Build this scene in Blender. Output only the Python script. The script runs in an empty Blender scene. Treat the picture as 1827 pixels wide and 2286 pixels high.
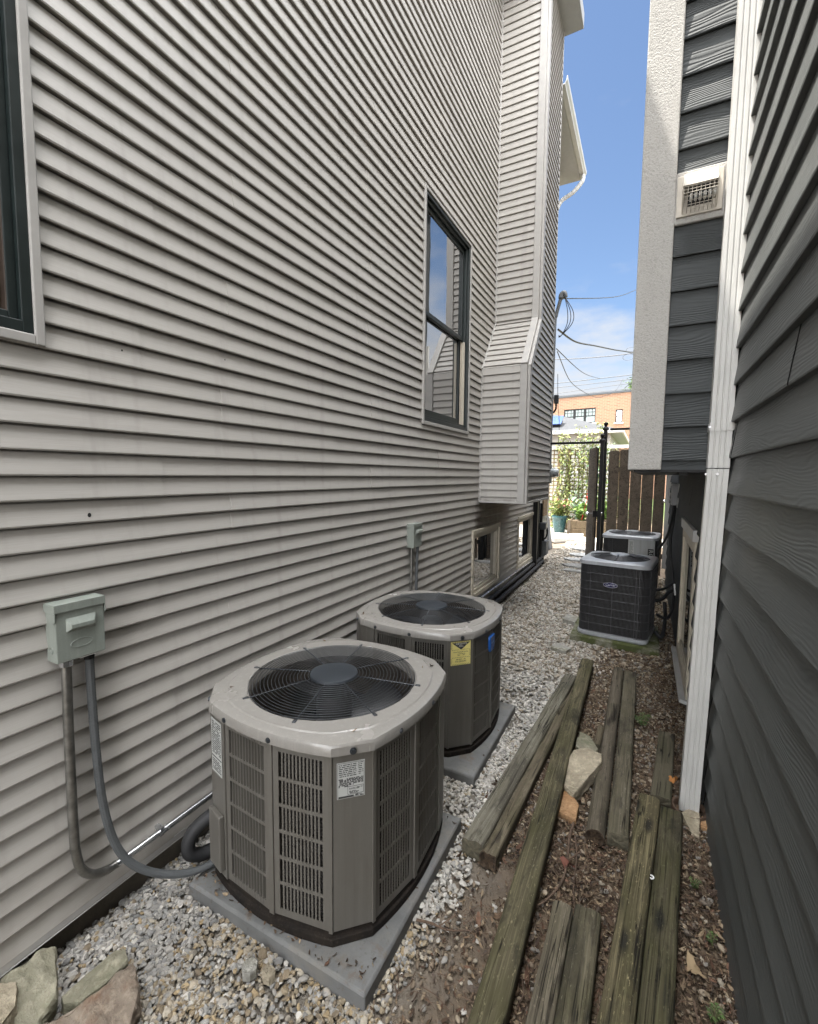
import bpy, bmesh, math, random
import numpy as np
from mathutils import Vector, Matrix, noise
rnd = random.Random(7)
SC = bpy.context.scene
C = SC.collection
R = math.radians

# ------------------------------------------------------------------ camera
cd = bpy.data.cameras.new('camera'); cam = bpy.data.objects.new('camera', cd); C.objects.link(cam)
SC.camera = cam
cd.sensor_fit = 'HORIZONTAL'; cd.sensor_width = 36.0; cd.lens = 36.0 * 1010.16 / 1827.0
cd.clip_start = 0.02; cd.clip_end = 2000
YAW, PITCH, ROLL = 0.481958662, 0.0816396246, -0.00883995872
_f = Vector((-math.sin(YAW) * math.cos(PITCH), math.cos(YAW) * math.cos(PITCH), -math.sin(PITCH)))
_r = Vector((math.cos(YAW), math.sin(YAW), 0)); _d = _f.cross(_r)
_R = math.cos(ROLL) * _r + math.sin(ROLL) * _d; _D = -math.sin(ROLL) * _r + math.cos(ROLL) * _d
cam.matrix_world = Matrix(((_R.x, -_D.x, -_f.x, 0), (_R.y, -_D.y, -_f.y, 0), (_R.z, -_D.z, -_f.z, 1.85), (0, 0, 0, 1)))

# ------------------------------------------------------------------ light
SUN = Vector((-1.0, -0.45, 3.0)).normalized()
sel = math.asin(SUN.z); srot = math.atan2(SUN.x, SUN.y)
sd = bpy.data.lights.new('sun', 'SUN'); sun = bpy.data.objects.new('sun', sd); C.objects.link(sun)
sd.energy = 3.7; sd.angle = R(0.55); sd.color = (1.0, 0.95, 0.87)
sun.location = (-6, -3, 20)
sun.rotation_euler = (-SUN).to_track_quat('-Z', 'Y').to_euler()
W = bpy.data.worlds.new('World'); SC.world = W; W.use_nodes = True
def build_world():
    nt = W.node_tree; nt.nodes.clear(); N = nt.nodes.new; L = nt.links.new
    out = N('ShaderNodeOutputWorld'); bg = N('ShaderNodeBackground'); L(bg.outputs[0], out.inputs[0])
    sky = N('ShaderNodeTexSky'); sky.sky_type = 'NISHITA'; sky.sun_disc = False
    sky.sun_elevation = sel; sky.sun_rotation = srot; sky.air_density = 1.0; sky.dust_density = 0.4; sky.ozone_density = 2.2
    tc = N('ShaderNodeTexCoord'); sep = N('ShaderNodeSeparateXYZ'); L(tc.outputs['Generated'], sep.inputs[0])
    mp = N('ShaderNodeMapping'); mp.inputs['Scale'].default_value = (2.2, 2.2, 6.0); L(tc.outputs['Generated'], mp.inputs[0])
    no = N('ShaderNodeTexNoise'); no.inputs['Scale'].default_value = 1.7; no.inputs['Detail'].default_value = 7; no.inputs['Roughness'].default_value = 0.58
    L(mp.outputs[0], no.inputs['Vector'])
    # thin haze and cloud near the horizon, broad bright cloud added overhead as fill light
    low = N('ShaderNodeMapRange'); low.inputs[1].default_value = 0.10; low.inputs[2].default_value = 0.46; low.inputs[3].default_value = 0.38; low.inputs[4].default_value = -0.14
    L(sep.outputs[2], low.inputs[0])
    hi = N('ShaderNodeMapRange'); hi.inputs[1].default_value = 0.76; hi.inputs[2].default_value = 0.93; hi.inputs[3].default_value = 0.0; hi.inputs[4].default_value = 0.42
    L(sep.outputs[2], hi.inputs[0])
    bk = N('ShaderNodeMapRange'); bk.inputs[1].default_value = 0.1; bk.inputs[2].default_value = -0.3; bk.inputs[3].default_value = 0.0; bk.inputs[4].default_value = 0.235  # unseen bright cloud added behind the camera as fill
    L(sep.outputs[1], bk.inputs[0])
    def add(a, b):
        m = N('ShaderNodeMath'); m.operation = 'ADD'; L(a, m.inputs[0]); L(b, m.inputs[1]); return m.outputs[0]
    bx = N('ShaderNodeMapRange'); bx.inputs[1].default_value = 0.25; bx.inputs[2].default_value = 0.6; bx.inputs[3].default_value = 0.0; bx.inputs[4].default_value = 0.30  # unseen cloud added on the right to whiten the window reflection
    L(sep.outputs[0], bx.inputs[0])
    s = add(add(add(add(no.outputs[0], low.outputs[0]), hi.outputs[0]), bk.outputs[0]), bx.outputs[0])
    mk = N('ShaderNodeMapRange'); mk.interpolation_type = 'SMOOTHSTEP'; mk.inputs[1].default_value = 0.48; mk.inputs[2].default_value = 0.80
    L(s, mk.inputs[0])
    sc = N('ShaderNodeVectorMath'); sc.operation = 'SCALE'; sc.inputs[3].default_value = SKY; L(sky.outputs[0], sc.inputs[0])
    ccol = N('ShaderNodeMix'); ccol.data_type = 'RGBA'; L(hib(N, L, hi.outputs[0], bk.outputs[0]), ccol.inputs[0])
    ccol.inputs[6].default_value = (*CLOUD_LOW, 1); ccol.inputs[7].default_value = (*CLOUD_FILL, 1)
    mx = N('ShaderNodeMix'); mx.data_type = 'RGBA'; L(mk.outputs[0], mx.inputs[0]); L(sc.outputs[0], mx.inputs[6]); L(ccol.outputs[2], mx.inputs[7])
    L(mx.outputs[2], bg.inputs[0]); bg.inputs[1].default_value = 1.0
def hib(N, L, a, b):
    m = N('ShaderNodeMath'); m.operation = 'ADD'; m.use_clamp = True; L(a, m.inputs[0]); L(b, m.inputs[1])
    m2 = N('ShaderNodeMath'); m2.operation = 'MULTIPLY'; m2.use_clamp = True; m2.inputs[1].default_value = 2.4; L(m.outputs[0], m2.inputs[0]); return m2.outputs[0]
SKY = 0.042
CLOUD_LOW = (0.165, 0.172, 0.183); CLOUD_FILL = (3.6, 3.63, 3.68)  # second tone is the bright cloud added as fill light
build_world()
vs = SC.view_settings; vs.view_transform = 'Standard'; vs.look = 'None'; vs.gamma = 1; vs.exposure = 2.34; vs.use_curve_mapping = False
SC.render.engine = 'CYCLES'
SC.cycles.max_bounces = 8; SC.cycles.diffuse_bounces = 5; SC.cycles.glossy_bounces = 4

# ------------------------------------------------------------------ materials
class MT:
    """small wrapper: a Principled material with node shortcuts"""
    def __init__(s, name, col=(.5, .5, .5), rough=.6, metal=0.0, spec=.5):
        s.m = bpy.data.materials.new(name); s.m.use_nodes = True; s.nt = s.m.node_tree
        s.b = s.nt.nodes['Principled BSDF']; s.b.inputs['Base Color'].default_value = (*col, 1)
        s.b.inputs['Roughness'].default_value = rough; s.b.inputs['Metallic'].default_value = metal
        s.b.inputs['Specular IOR Level'].default_value = spec
        s.tc = s.n('ShaderNodeTexCoord'); s.h = None
    def n(s, t): return s.nt.nodes.new(t)
    def l(s, a, b): s.nt.links.new(a, b)
    def co(s, scale=(1, 1, 1), src='Object', loc=(0, 0, 0)):
        m = s.n('ShaderNodeMapping'); m.inputs['Scale'].default_value = scale; m.inputs['Location'].default_value = loc
        s.l(s.tc.outputs[src], m.inputs[0]); return m.outputs[0]
    def noise(s, vec, scale=5, detail=4, rough=.5, dist=0):
        t = s.n('ShaderNodeTexNoise'); t.inputs['Scale'].default_value = scale; t.inputs['Detail'].default_value = detail
        t.inputs['Roughness'].default_value = rough; t.inputs['Distortion'].default_value = dist; s.l(vec, t.inputs['Vector']); return t.outputs[0]
    def rng(s, v, a, b, c=0.0, d=1.0):
        t = s.n('ShaderNodeMapRange'); t.inputs[1].default_value = a; t.inputs[2].default_value = b; t.inputs[3].default_value = c; t.inputs[4].default_value = d
        s.l(v, t.inputs[0]); return t.outputs[0]
    def math(s, op, a, b=None):
        t = s.n('ShaderNodeMath'); t.operation = op
        for i, x in enumerate((a, b)):
            if x is None: continue
            if isinstance(x, (int, float)): t.inputs[i].default_value = x
            else: s.l(x, t.inputs[i])
        return t.outputs[0]
    def mix(s, f, a, b, mode='MIX'):
        t = s.n('ShaderNodeMix'); t.data_type = 'RGBA'; t.blend_type = mode
        for i, x in ((0, f), (6, a), (7, b)):
            if isinstance(x, (int, float)): t.inputs[i].default_value = x
            elif isinstance(x, tuple): t.inputs[i].default_value = (*x, 1)
            else: s.l(x, t.inputs[i])
        return t.outputs[2]
    def col(s, x): s.l(x, s.b.inputs['Base Color']); return s
    def rgh(s, x): s.l(x, s.b.inputs['Roughness']); return s
    def bump(s, h, strength=.3, dist=.002):
        t = s.n('ShaderNodeBump'); t.inputs['Strength'].default_value = strength; t.inputs['Distance'].default_value = dist
        s.l(h, t.inputs['Height'])
        if s.h: s.l(s.h, t.inputs['Normal'])
        s.h = t.outputs[0]; s.l(s.h, s.b.inputs['Normal']); return s
    def attr(s, name='Col'):
        t = s.n('ShaderNodeAttribute'); t.attribute_name = name; return t.outputs[0]

def plain(name, col, rough=.6, metal=0.0, spec=.5, var=.12, scale=14, bump=0.0):
    m = MT(name, col, rough, metal, spec)
    v = m.noise(m.co(), scale, 5, .6)
    m.col(m.mix(m.rng(v, .3, .7, 0, 1), tuple(c * (1 - var) for c in col), tuple(min(1, c * (1 + var)) for c in col)))
    m.rgh(m.rng(v, .2, .8, max(.02, rough - .08), min(1, rough + .08)))
    if bump: m.bump(m.noise(m.co(), scale * 12, 4, .6), bump, .002)
    return m.m

def vinyl_mat():
    m = MT('grey_vinyl', rough=.45, spec=.4)
    g = m.noise(m.co((5, 5, 420)), 1.0, 3, .6)
    g2 = m.noise(m.co((1.6, 1.6, 90)), 1.0, 2, .5, 1.2)
    big = m.noise(m.co(), .9, 3, .5)
    base = m.mix(m.rng(g, .3, .7), (.335, .317, .29), (.383, .364, .335))
    base = m.mix(m.rng(big, .3, .7, 0, .35), base, (.325, .31, .288))
    # wet stain with painted shade on the courses under the chase, and grime along the lowest courses
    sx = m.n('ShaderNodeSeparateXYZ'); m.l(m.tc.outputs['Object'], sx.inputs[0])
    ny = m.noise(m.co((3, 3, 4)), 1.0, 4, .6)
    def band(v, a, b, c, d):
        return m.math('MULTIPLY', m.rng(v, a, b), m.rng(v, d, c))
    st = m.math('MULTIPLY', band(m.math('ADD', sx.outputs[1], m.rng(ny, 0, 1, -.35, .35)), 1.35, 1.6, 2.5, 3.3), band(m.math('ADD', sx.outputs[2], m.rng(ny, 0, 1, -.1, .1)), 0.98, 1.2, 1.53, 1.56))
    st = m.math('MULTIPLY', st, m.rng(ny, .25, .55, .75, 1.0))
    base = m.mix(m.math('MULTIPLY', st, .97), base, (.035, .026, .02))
    dirt = m.math('MULTIPLY', m.rng(sx.outputs[2], .55, .12), m.rng(ny, .3, .7, .1, .75))
    base = m.mix(dirt, base, (.17, .15, .125))
    drip = m.noise(m.co((16, 16, .7)), 1.0, 3, .55)
    base = m.mix(m.math('MULTIPLY', m.rng(drip, .54, .72), .24), base, (.2, .185, .17))
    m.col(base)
    m.rgh(m.rng(g2, .3, .7, .38, .55))
    m.bump(g, .22, .0012); m.bump(g2, .25, .0016); m.bump(m.noise(m.co((.8, .8, 2.5)), 1.2, 1, .5), .25, .02)
    return m.m
def fiber_mat(name, c0, c1, rough=.72, spec=.5, bd=.0015):
    m = MT(name, rough=rough, spec=spec)
    # embossed cedar grain: long wavering ridges
    sz = m.n('ShaderNodeSeparateXYZ'); m.l(m.tc.outputs['Object'], sz.inputs[0])
    wv = m.noise(m.co((1.5, 1.5, 7)), 1.0, 2, .45); wv2 = m.noise(m.co((5, 5, 30)), 1.0, 2, .5)
    ph = m.math('ADD', m.math('MULTIPLY', sz.outputs[2], 420.0), m.math('ADD', m.math('MULTIPLY', wv, 70.0), m.math('MULTIPLY', wv2, 7.0)))
    w = m.math('SINE', ph)
    fine = m.noise(m.co((4, 4, 260)), 1.0, 3, .6)
    msk = m.noise(m.co((1.1, 1.1, 9)), 1.0, 2, .5)
    h = m.math('MULTIPLY', w, m.rng(msk, .35, .62, .15, 1))
    v = m.noise(m.co(), 1.3, 5, .6)
    c = m.mix(m.rng(v, .3, .7), c0, c1)
    c = m.mix(m.math('MULTIPLY', m.rng(fine, .55, .75), .25), c, tuple(x * 1.35 for x in c1))
    m.col(c); m.rgh(m.rng(v, .3, .7, rough - .06, rough + .08))
    m.bump(h, .8, bd); m.bump(fine, .6, .0015)
    return m.m
def stucco_mat():
    m = MT('cream_stucco', rough=.9, spec=.15)
    n1 = m.noise(m.co(), 90, 3, .6, .6); n2 = m.noise(m.co((1, 1, .5)), 2.0, 5, .6)
    vo = m.n('ShaderNodeTexVoronoi'); vo.inputs['Scale'].default_value = 150; m.l(m.co(), vo.inputs['Vector'])
    c = m.mix(m.rng(n2, .3, .7), (.325, .315, .295), (.385, .372, .35))
    c = m.mix(m.rng(n1, .50, .36, 0, .34), c, (.19, .185, .17))
    m.col(c); m.bump(n1, .9, .004); m.bump(vo.outputs[0], .4, .002)
    return m.m
def wood_mat(name, c0, c1, moss=(.075, .085, .03), amt=.5, seed=0.0, pale=(.30, .27, .19), dark=(.04, .036, .028)):
    m = MT(name, rough=.88, spec=.2)
    L3 = (seed * 7.1, seed * 3.3, seed)
    g = m.noise(m.co((60, 1.6, 60), loc=L3), 1.0, 5, .62, .25)
    g2 = m.noise(m.co((170, 3.0, 170), loc=L3), 1.0, 3, .6)
    big = m.noise(m.co((6, 2.2, 6), loc=L3), 1.0, 5, .62, .5)
    pat = m.noise(m.co((14, 5, 14), loc=(L3[0] + 9, 2, 1)), 1.0, 6, .7)
    c = m.mix(m.rng(g, .3, .7), c0, c1)
    c = m.mix(m.math('MULTIPLY', m.rng(g2, .5, .75), .5), c, pale)
    c = m.mix(m.math('MULTIPLY', m.rng(big, .5 - .14 * amt, .62), amt), c, moss)
    c = m.mix(m.math('MULTIPLY', m.rng(pat, .56, .66), .55), c, dark)
    kv = m.n('ShaderNodeTexVoronoi'); kv.inputs['Scale'].default_value = 1.0; kv.inputs['Randomness'].default_value = 1.0; m.l(m.co((9, 2.6, 9), loc=(L3[1], L3[2], 0)), kv.inputs['Vector'])
    c = m.mix(m.math('MULTIPLY', m.rng(kv.outputs[0], .20, .09), .85), c, dark)
    wet = m.noise(m.co((7, 1.3, 7), loc=(L3[2], 4, L3[0])), 1.0, 6, .7, .8)
    c = m.mix(m.math('MULTIPLY', m.rng(wet, .54, .64), .6), c, dark)
    c = m.mix(m.math('MULTIPLY', m.rng(wet, .42, .34), .55), c, pale)
    spk = m.noise(m.co((120, 40, 120), loc=L3), 1.0, 4, .7)
    c = m.mix(m.math('MULTIPLY', m.rng(spk, .60, .70), .6), c, pale)
    crk = m.noise(m.co((26, .55, 26), loc=(L3[1], 0, L3[0])), 1.0, 3, .55, .1)
    crk = m.math('ABSOLUTE', m.math('SUBTRACT', crk, .5))
    ck = m.math('MULTIPLY', m.rng(crk, .012, .004), m.rng(big, .42, .52))
    c = m.mix(m.math('MULTIPLY', m.rng(g, .38, .29), .85), c, (.018, .015, .011))
    c = m.mix(m.math('MULTIPLY', ck, .9), c, (.01, .008, .006)); m.bump(m.math('SUBTRACT', 1.0, ck), .9, .006)
    hs = m.n('ShaderNodeHueSaturation'); hs.inputs['Saturation'].default_value = .98; hs.inputs['Value'].default_value = .74; m.l(c, hs.inputs['Color']); c = hs.outputs[0]
    m.col(c)
    m.bump(g, .8, .004); m.bump(g2, .5, .0015); m.bump(pat, .4, .003)
    return m.m
def rock_mat(name, c0, c1, stain=(.12, .12, .05), seed=0.0, s2=.5):
    m = MT(name, rough=.9, spec=.2)
    lay = m.noise(m.co((5, 14, 9), loc=(seed, seed * 2, 0)), 1.0, 6, .65, .5)
    fine = m.noise(m.co(loc=(seed, 0, 0)), 70, 6, .7)
    big = m.noise(m.co(loc=(0, seed, 3)), 7, 5, .6)
    c = m.mix(m.rng(lay, .3, .7), c0, c1)
    c = m.mix(m.math('MULTIPLY', m.rng(big, .5, .65), s2), c, stain)
    c = m.mix(m.math('MULTIPLY', m.rng(fine, .55, .75), .5), c, tuple(x * .4 for x in c0))
    c = m.mix(m.rng(m.noise(m.co(loc=(seed, seed, 1)), 26, 6, .72), .5, .68, 0, .65), c, tuple(min(1, x * 1.5) for x in c1))
    m.col(c); m.bump(lay, 1.0, .02); m.bump(m.noise(m.co(), 24, 6, .75), .9, .012); m.bump(fine, .8, .004)
    return m.m
def attr_mat(name, rough=.85, spec=.25, bump=.5, bs=160, trans=False):
    m = MT(name, rough=rough, spec=spec)
    v = m.noise(m.co(), bs, 4, .65)
    m.col(m.mix(m.rng(v, .3, .7, 0, .7), m.attr(), (.5, .5, .5), 'OVERLAY'))
    if bump: m.bump(v, bump, .003)
    return m.m
def brick_mat():
    m = MT('orange_brick', rough=.9, spec=.15)
    b = m.n('ShaderNodeTexBrick'); b.inputs['Scale'].default_value = 1.0
    b.inputs['Brick Width'].default_value = .42; b.inputs['Row Height'].default_value = .135; b.inputs['Mortar Size'].default_value = .018
    b.inputs['Color1'].default_value = (.20, .105, .068, 1); b.inputs['Color2'].default_value = (.14, .075, .05, 1); b.inputs['Mortar'].default_value = (.25, .17, .125, 1)
    mp = m.n('ShaderNodeMapping'); mp.inputs['Rotation'].default_value = (R(90), 0, 0); m.l(m.tc.outputs['Object'], mp.inputs[0]); m.l(mp.outputs[0], b.inputs['Vector'])
    v = m.noise(m.co(), 1.3, 5, .7)
    m.col(m.mix(m.rng(v, .3, .7, 0, .5), b.outputs[0], (.27, .15, .095)))
    return m.m
def shingle_mat():
    m = MT('grey_shingle', rough=.9, spec=.15)
    b = m.n('ShaderNodeTexBrick'); b.inputs['Brick Width'].default_value = .33; b.inputs['Row Height'].default_value = .14; b.inputs['Mortar Size'].default_value = .008
    b.inputs['Color1'].default_value = (.062, .064, .067, 1); b.inputs['Color2'].default_value = (.042, .044, .047, 1); b.inputs['Mortar'].default_value = (.05, .05, .05, 1)
    m.l(m.co(), b.inputs['Vector']); m.col(b.outputs[0])
    return m.m
def ground_mat():
    m = MT('soil', rough=.95, spec=.1)
    a = m.noise(m.co(), 2.2, 7, .65); f = m.noise(m.co(), 60, 6, .7)
    c = m.mix(m.rng(a, .35, .65), (.075, .055, .038), (.165, .125, .088))
    c = m.mix(m.rng(f, .45, .7, 0, .5), c, (.055, .04, .028))
    sx = m.n('ShaderNodeSeparateXYZ'); m.l(m.tc.outputs['Object'], sx.inputs[0])
    gx = m.math('ADD', sx.outputs[0], m.rng(a, 0, 1, -.3, .3))
    gm = m.math('MULTIPLY', m.rng(gx, -.42, -.85), m.rng(sx.outputs[1], 14, 10))
    c = m.mix(m.math('MULTIPLY', gm, .8), c, m.mix(m.rng(f, .35, .65), (.15, .135, .112), (.25, .23, .20)))
    c = m.mix(m.rng(sx.outputs[1], 19, 26), c, (.06, .085, .03))
    m.col(c); m.bump(f, .8, .012); m.bump(a, .5, .05)
    return m.m
def glass_mat(name, col, ior=1.7):
    m = MT(name, col, .015, 0, .5); m.b.inputs['IOR'].default_value = ior
    v = m.noise(m.co(), 1.4, 2, .5); m.bump(v, .06, .02)
    return m.m
def metal_paint(name, col, rough=.38, grime=.35, gcol=(.10, .085, .065)):
    m = MT(name, col, rough, 0, .5)
    sp = m.noise(m.co(), 420, 2, .6); v = m.noise(m.co((2.2, 2.2, .8)), 2.0, 4, .55)
    c = m.mix(m.rng(sp, .35, .65), tuple(x * .93 for x in col), tuple(x * 1.07 for x in col))
    c = m.mix(m.math('MULTIPLY', m.rng(v, .52, .72), grime), c, gcol)
    dr = m.noise(m.co((38, 38, 1.1)), 1.0, 4, .6)
    c = m.mix(m.math('MULTIPLY', m.rng(dr, .54, .72), .30), c, tuple(min(1, x * 1.45 + .01) for x in col)); c = m.mix(m.math('MULTIPLY', m.rng(dr, .44, .30), .30), c, gcol)
    m.col(c); m.rgh(m.rng(v, .3, .7, rough - .03, rough + .07)); m.bump(sp, .03, .0005)
    return m.m
def pan_mat():
    m = MT('rusty_pan', rough=.9, spec=.15)
    v = m.noise(m.co(), 9, 6, .7); f = m.noise(m.co(), 90, 4, .7)
    c = m.mix(m.rng(v, .35, .65), (.009, .008, .0075), (.022, .017, .013))
    m.col(m.mix(m.rng(f, .55, .75, 0, .6), c, (.06, .05, .04))); m.bump(f, .5, .003)
    return m.m
def pad_mat():
    m = MT('grey_pad', rough=.8, spec=.3)
    v = m.noise(m.co(), 5, 6, .65); f = m.noise(m.co(), 130, 4, .7); st = m.noise(m.co(loc=(3, 1, 0)), 8, 5, .7)
    c = m.mix(m.rng(v, .3, .7), (.098, .099, .097), (.152, .152, .148))
    c = m.mix(m.math('MULTIPLY', m.rng(st, .58, .68), .6), c, (.11, .08, .055))
    ed = m.noise(m.co(loc=(1, 7, 2)), 2.6, 6, .7)
    c = m.mix(m.math('MULTIPLY', m.rng(ed, .52, .66), .55), c, (.17, .155, .13))
    c = m.mix(m.math('MULTIPLY', m.rng(m.noise(m.co(), 38, 5, .75), .58, .70), .55), c, (.055, .045, .035))
    m.col(c); m.bump(f, .35, .0015); m.bump(m.noise(m.co(), 22, 5, .7), .4, .004)
    return m.m
def coil_mat():
    m = MT('dark_coil', rough=.7, spec=.3)
    w = m.n('ShaderNodeTexWave'); w.bands_direction = 'Z'; w.inputs['Scale'].default_value = 22; w.inputs['Distortion'].default_value = .6; m.l(m.co(), w.inputs['Vector'])
    f = m.noise(m.co((50, 50, 220)), 1.0, 3, .6); d = m.noise(m.co(), 40, 5, .75)
    c = m.mix(w.outputs[1], (.006, .0055, .005), (.022, .019, .017))
    m.col(m.mix(m.rng(d, .56, .7, 0, .5), c, (.05, .04, .03))); m.bump(w.outputs[1], .8, .006); m.bump(f, .4, .002)
    return m.m
def mossy_mat():
    m = MT('mossy_concrete', rough=.95, spec=.15)
    v = m.noise(m.co(), 6, 6, .7); f = m.noise(m.co(), 80, 5, .7)
    c = m.mix(m.rng(f, .35, .65), (.17, .16, .13), (.26, .245, .21))
    m.col(m.mix(m.rng(v, .36, .56, .15, .95), c, (.055, .065, .02))); m.bump(f, .6, .004)
    return m.m

M = dict(
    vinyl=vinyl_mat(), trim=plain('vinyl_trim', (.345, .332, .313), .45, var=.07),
    fiber=fiber_mat('dark_fiber_cement', (.049, .053, .052), (.070, .075, .073), .48, .5, .0006),
    fiberblue=fiber_mat('slate_fiber_cement', (.034, .038, .039), (.050, .054, .055), .72, .3, .0016),
    stucco=stucco_mat(), white=plain('white_paint', (.425, .42, .40), .38, var=.08, scale=5),
    white2=plain('white_trim', (.46, .46, .45), .55, var=.1, scale=8),
    green=plain('dark_green_frame', (.0095, .015, .0145), .35, var=.2), beige=plain('beige_sash', (.42, .38, .31), .5, var=.1),
    sashg=plain('green_sash', (.032, .048, .043), .4, var=.15), inwood=plain('inner_wood', (.035, .023, .016), .5, var=.3, scale=20),
    glass=glass_mat('window_glass', (.016, .019, .021), 5.5), glass2=glass_mat('pale_pane', (.16, .20, .19), 1.6),
    tanfr=plain('tan_frame', (.44, .395, .315), .5, var=.12), concrete=plain('foundation_concrete', (.075, .063, .048), .95, var=.4, scale=9, bump=.6),
    dark=plain('dark_opening', (.012, .012, .012), .9), shingle=shingle_mat(), soffit=plain('soffit_white', (.27, .27, .26), .5, var=.06),
    black=plain('black_metal', (.008, .008, .0085), .5, spec=.2, var=.3), boxg=metal_paint('grey_green_enamel', (.205, .225, .20), .36, .15, (.12, .12, .1)),
    emt=plain('galvanised_conduit', (.20, .195, .18), .38, .85, var=.3, scale=30), emt2=plain('bright_conduit', (.62, .63, .64), .25, .95, var=.1),
    whip=plain('grey_whip', (.062, .066, .068), .6, var=.12), rubber=plain('black_rubber', (.016, .016, .017), .65, var=.3, bump=.3),
    taupe=metal_paint('taupe_paint', (.098, .091, .079), .44, .6, (.062, .052, .04)), cap=metal_paint('taupe_skylit', (.205, .194, .177), .22, .14, (.2, .185, .16)),  # cap is a lighter copy of the taupe, sky light put into its colour
    coil=coil_mat(), pan=pan_mat(), guard=plain('guard_wire', (.032, .035, .039), .42, .3, var=.2),
    hub=plain('hub_cover', (.022, .026, .031), .5, spec=.3, var=.15), fan=plain('fan_blade', (.010, .010, .011), .4, .2, var=.3), fanin=plain('fan_shroud', (.075, .064, .054), .38, .5, var=.4),
    motor=plain('motor_shell', (.035, .033, .032), .4, .4, var=.35, scale=5), pad=pad_mat(), label=plain('label_white', (.36, .365, .345), .6, var=.06), ink=plain('label_ink', (.035, .035, .035), .7),
    yellow=plain('label_yellow', (.66, .57, .20), .6, var=.06), inkw=plain('label_letters', (.62, .60, .52), .6), bluebadge=plain('blue_badge', (.012, .075, .28), .3, var=.1), bluelt=plain('badge_letters', (.12, .26, .52), .35),
    dkslat=plain('dark_louver', (.042, .042, .044), .5, .2, var=.2), ltwire=plain('grey_wire', (.095, .095, .10), .45, .3, var=.15), gcap=metal_paint('grey_cap', (.30, .31, .325), .30, .15, (.2, .2, .2)),
    gpanel=metal_paint('grey_panel', (.27, .275, .27), .4, .2), navy=plain('navy_badge', (.008, .009, .05), .25), badgeline=plain('badge_silver', (.42, .42, .46), .35),
    moss=mossy_mat(), fence=wood_mat('brown_fence_wood', (.11, .086, .064), (.19, .152, .115), (.085, .072, .052), .3, 3.0, (.22, .175, .13), (.06, .045, .034)),
    cedar=wood_mat('tan_cedar', (.30, .20, .115), (.42, .30, .18), (.3, .22, .13), .2, 5.0, (.5, .38, .25), (.2, .14, .08)),
    planter=wood_mat('planter_wood', (.11, .075, .045), (.17, .125, .078), (.12, .1, .05), .3, 6.0, (.22, .17, .11), (.06, .042, .025)),
    rot=plain('rotten_end_grain', (.05, .032, .018), .95, var=.6, scale=60, bump=.9),
    endgrain=plain('end_grain', (.075, .066, .043), .95, var=.5, scale=45, bump=.8),
    stone=attr_mat('gravel_stone', bump=.35, bs=120), leaf=attr_mat('dead_leaf', .8, .2, .3, 90), soil=ground_mat(),
    flag=rock_mat('flagstone', (.20, .20, .195), (.29, .285, .27), (.13, .13, .12), 4.0), kerb=plain('pale_kerb', (.47, .45, .41), .9, var=.15, scale=10, bump=.5),
    paving=plain('pale_paving', (.36, .35, .31), .9, var=.15, scale=4, bump=.3), foliage=attr_mat('green_leaf', .6, .3, 0), stem=plain('plant_stem', (.10, .085, .045), .8, var=.3),
    pot=plain('teal_glaze', (.03, .085, .095), .25, var=.35, scale=18), brick=brick_mat(), solar=plain('solar_cell', (.03, .055, .16), .12, var=.2), red=plain('red_plastic', (.55, .03, .02), .4),
    wire=plain('black_wire', (.02, .02, .022), .6), bin=plain('grey_bin', (.09, .094, .098), .6, var=.1), chrome=plain('satin_chrome', (.62, .62, .62), .2, .95, var=.05), clay=plain('brown_clay', (.075, .045, .028), .7, var=.3, bump=.4),
    twig=plain('brown_twig', (.085, .055, .036), .9, var=.4, scale=40, bump=.5), garside=plain('garage_siding', (.36, .355, .31), .6, var=.05), vent=plain('vent_plastic', (.40, .365, .31), .55, var=.12, scale=12), meter=plain('meter_glass', (.28, .30, .31), .2, .3, var=.15),
    flap=plain('pale_tag', (.7, .7, .68), .5))
RK = [rock_mat('olive_rock', (.145, .136, .096), (.235, .22, .165), (.10, .105, .055), 1), rock_mat('brown_rock', (.125, .098, .075), (.215, .178, .14), (.14, .075, .042), 2, .7),
      rock_mat('pale_rock', (.225, .192, .14), (.335, .292, .215), (.14, .12, .07), 3), rock_mat('rust_rock', (.24, .13, .06), (.35, .22, .12), (.2, .09, .035), 5), rock_mat('grey_rock', (.19, .185, .165), (.29, .28, .25), (.15, .14, .08), 6)]

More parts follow.
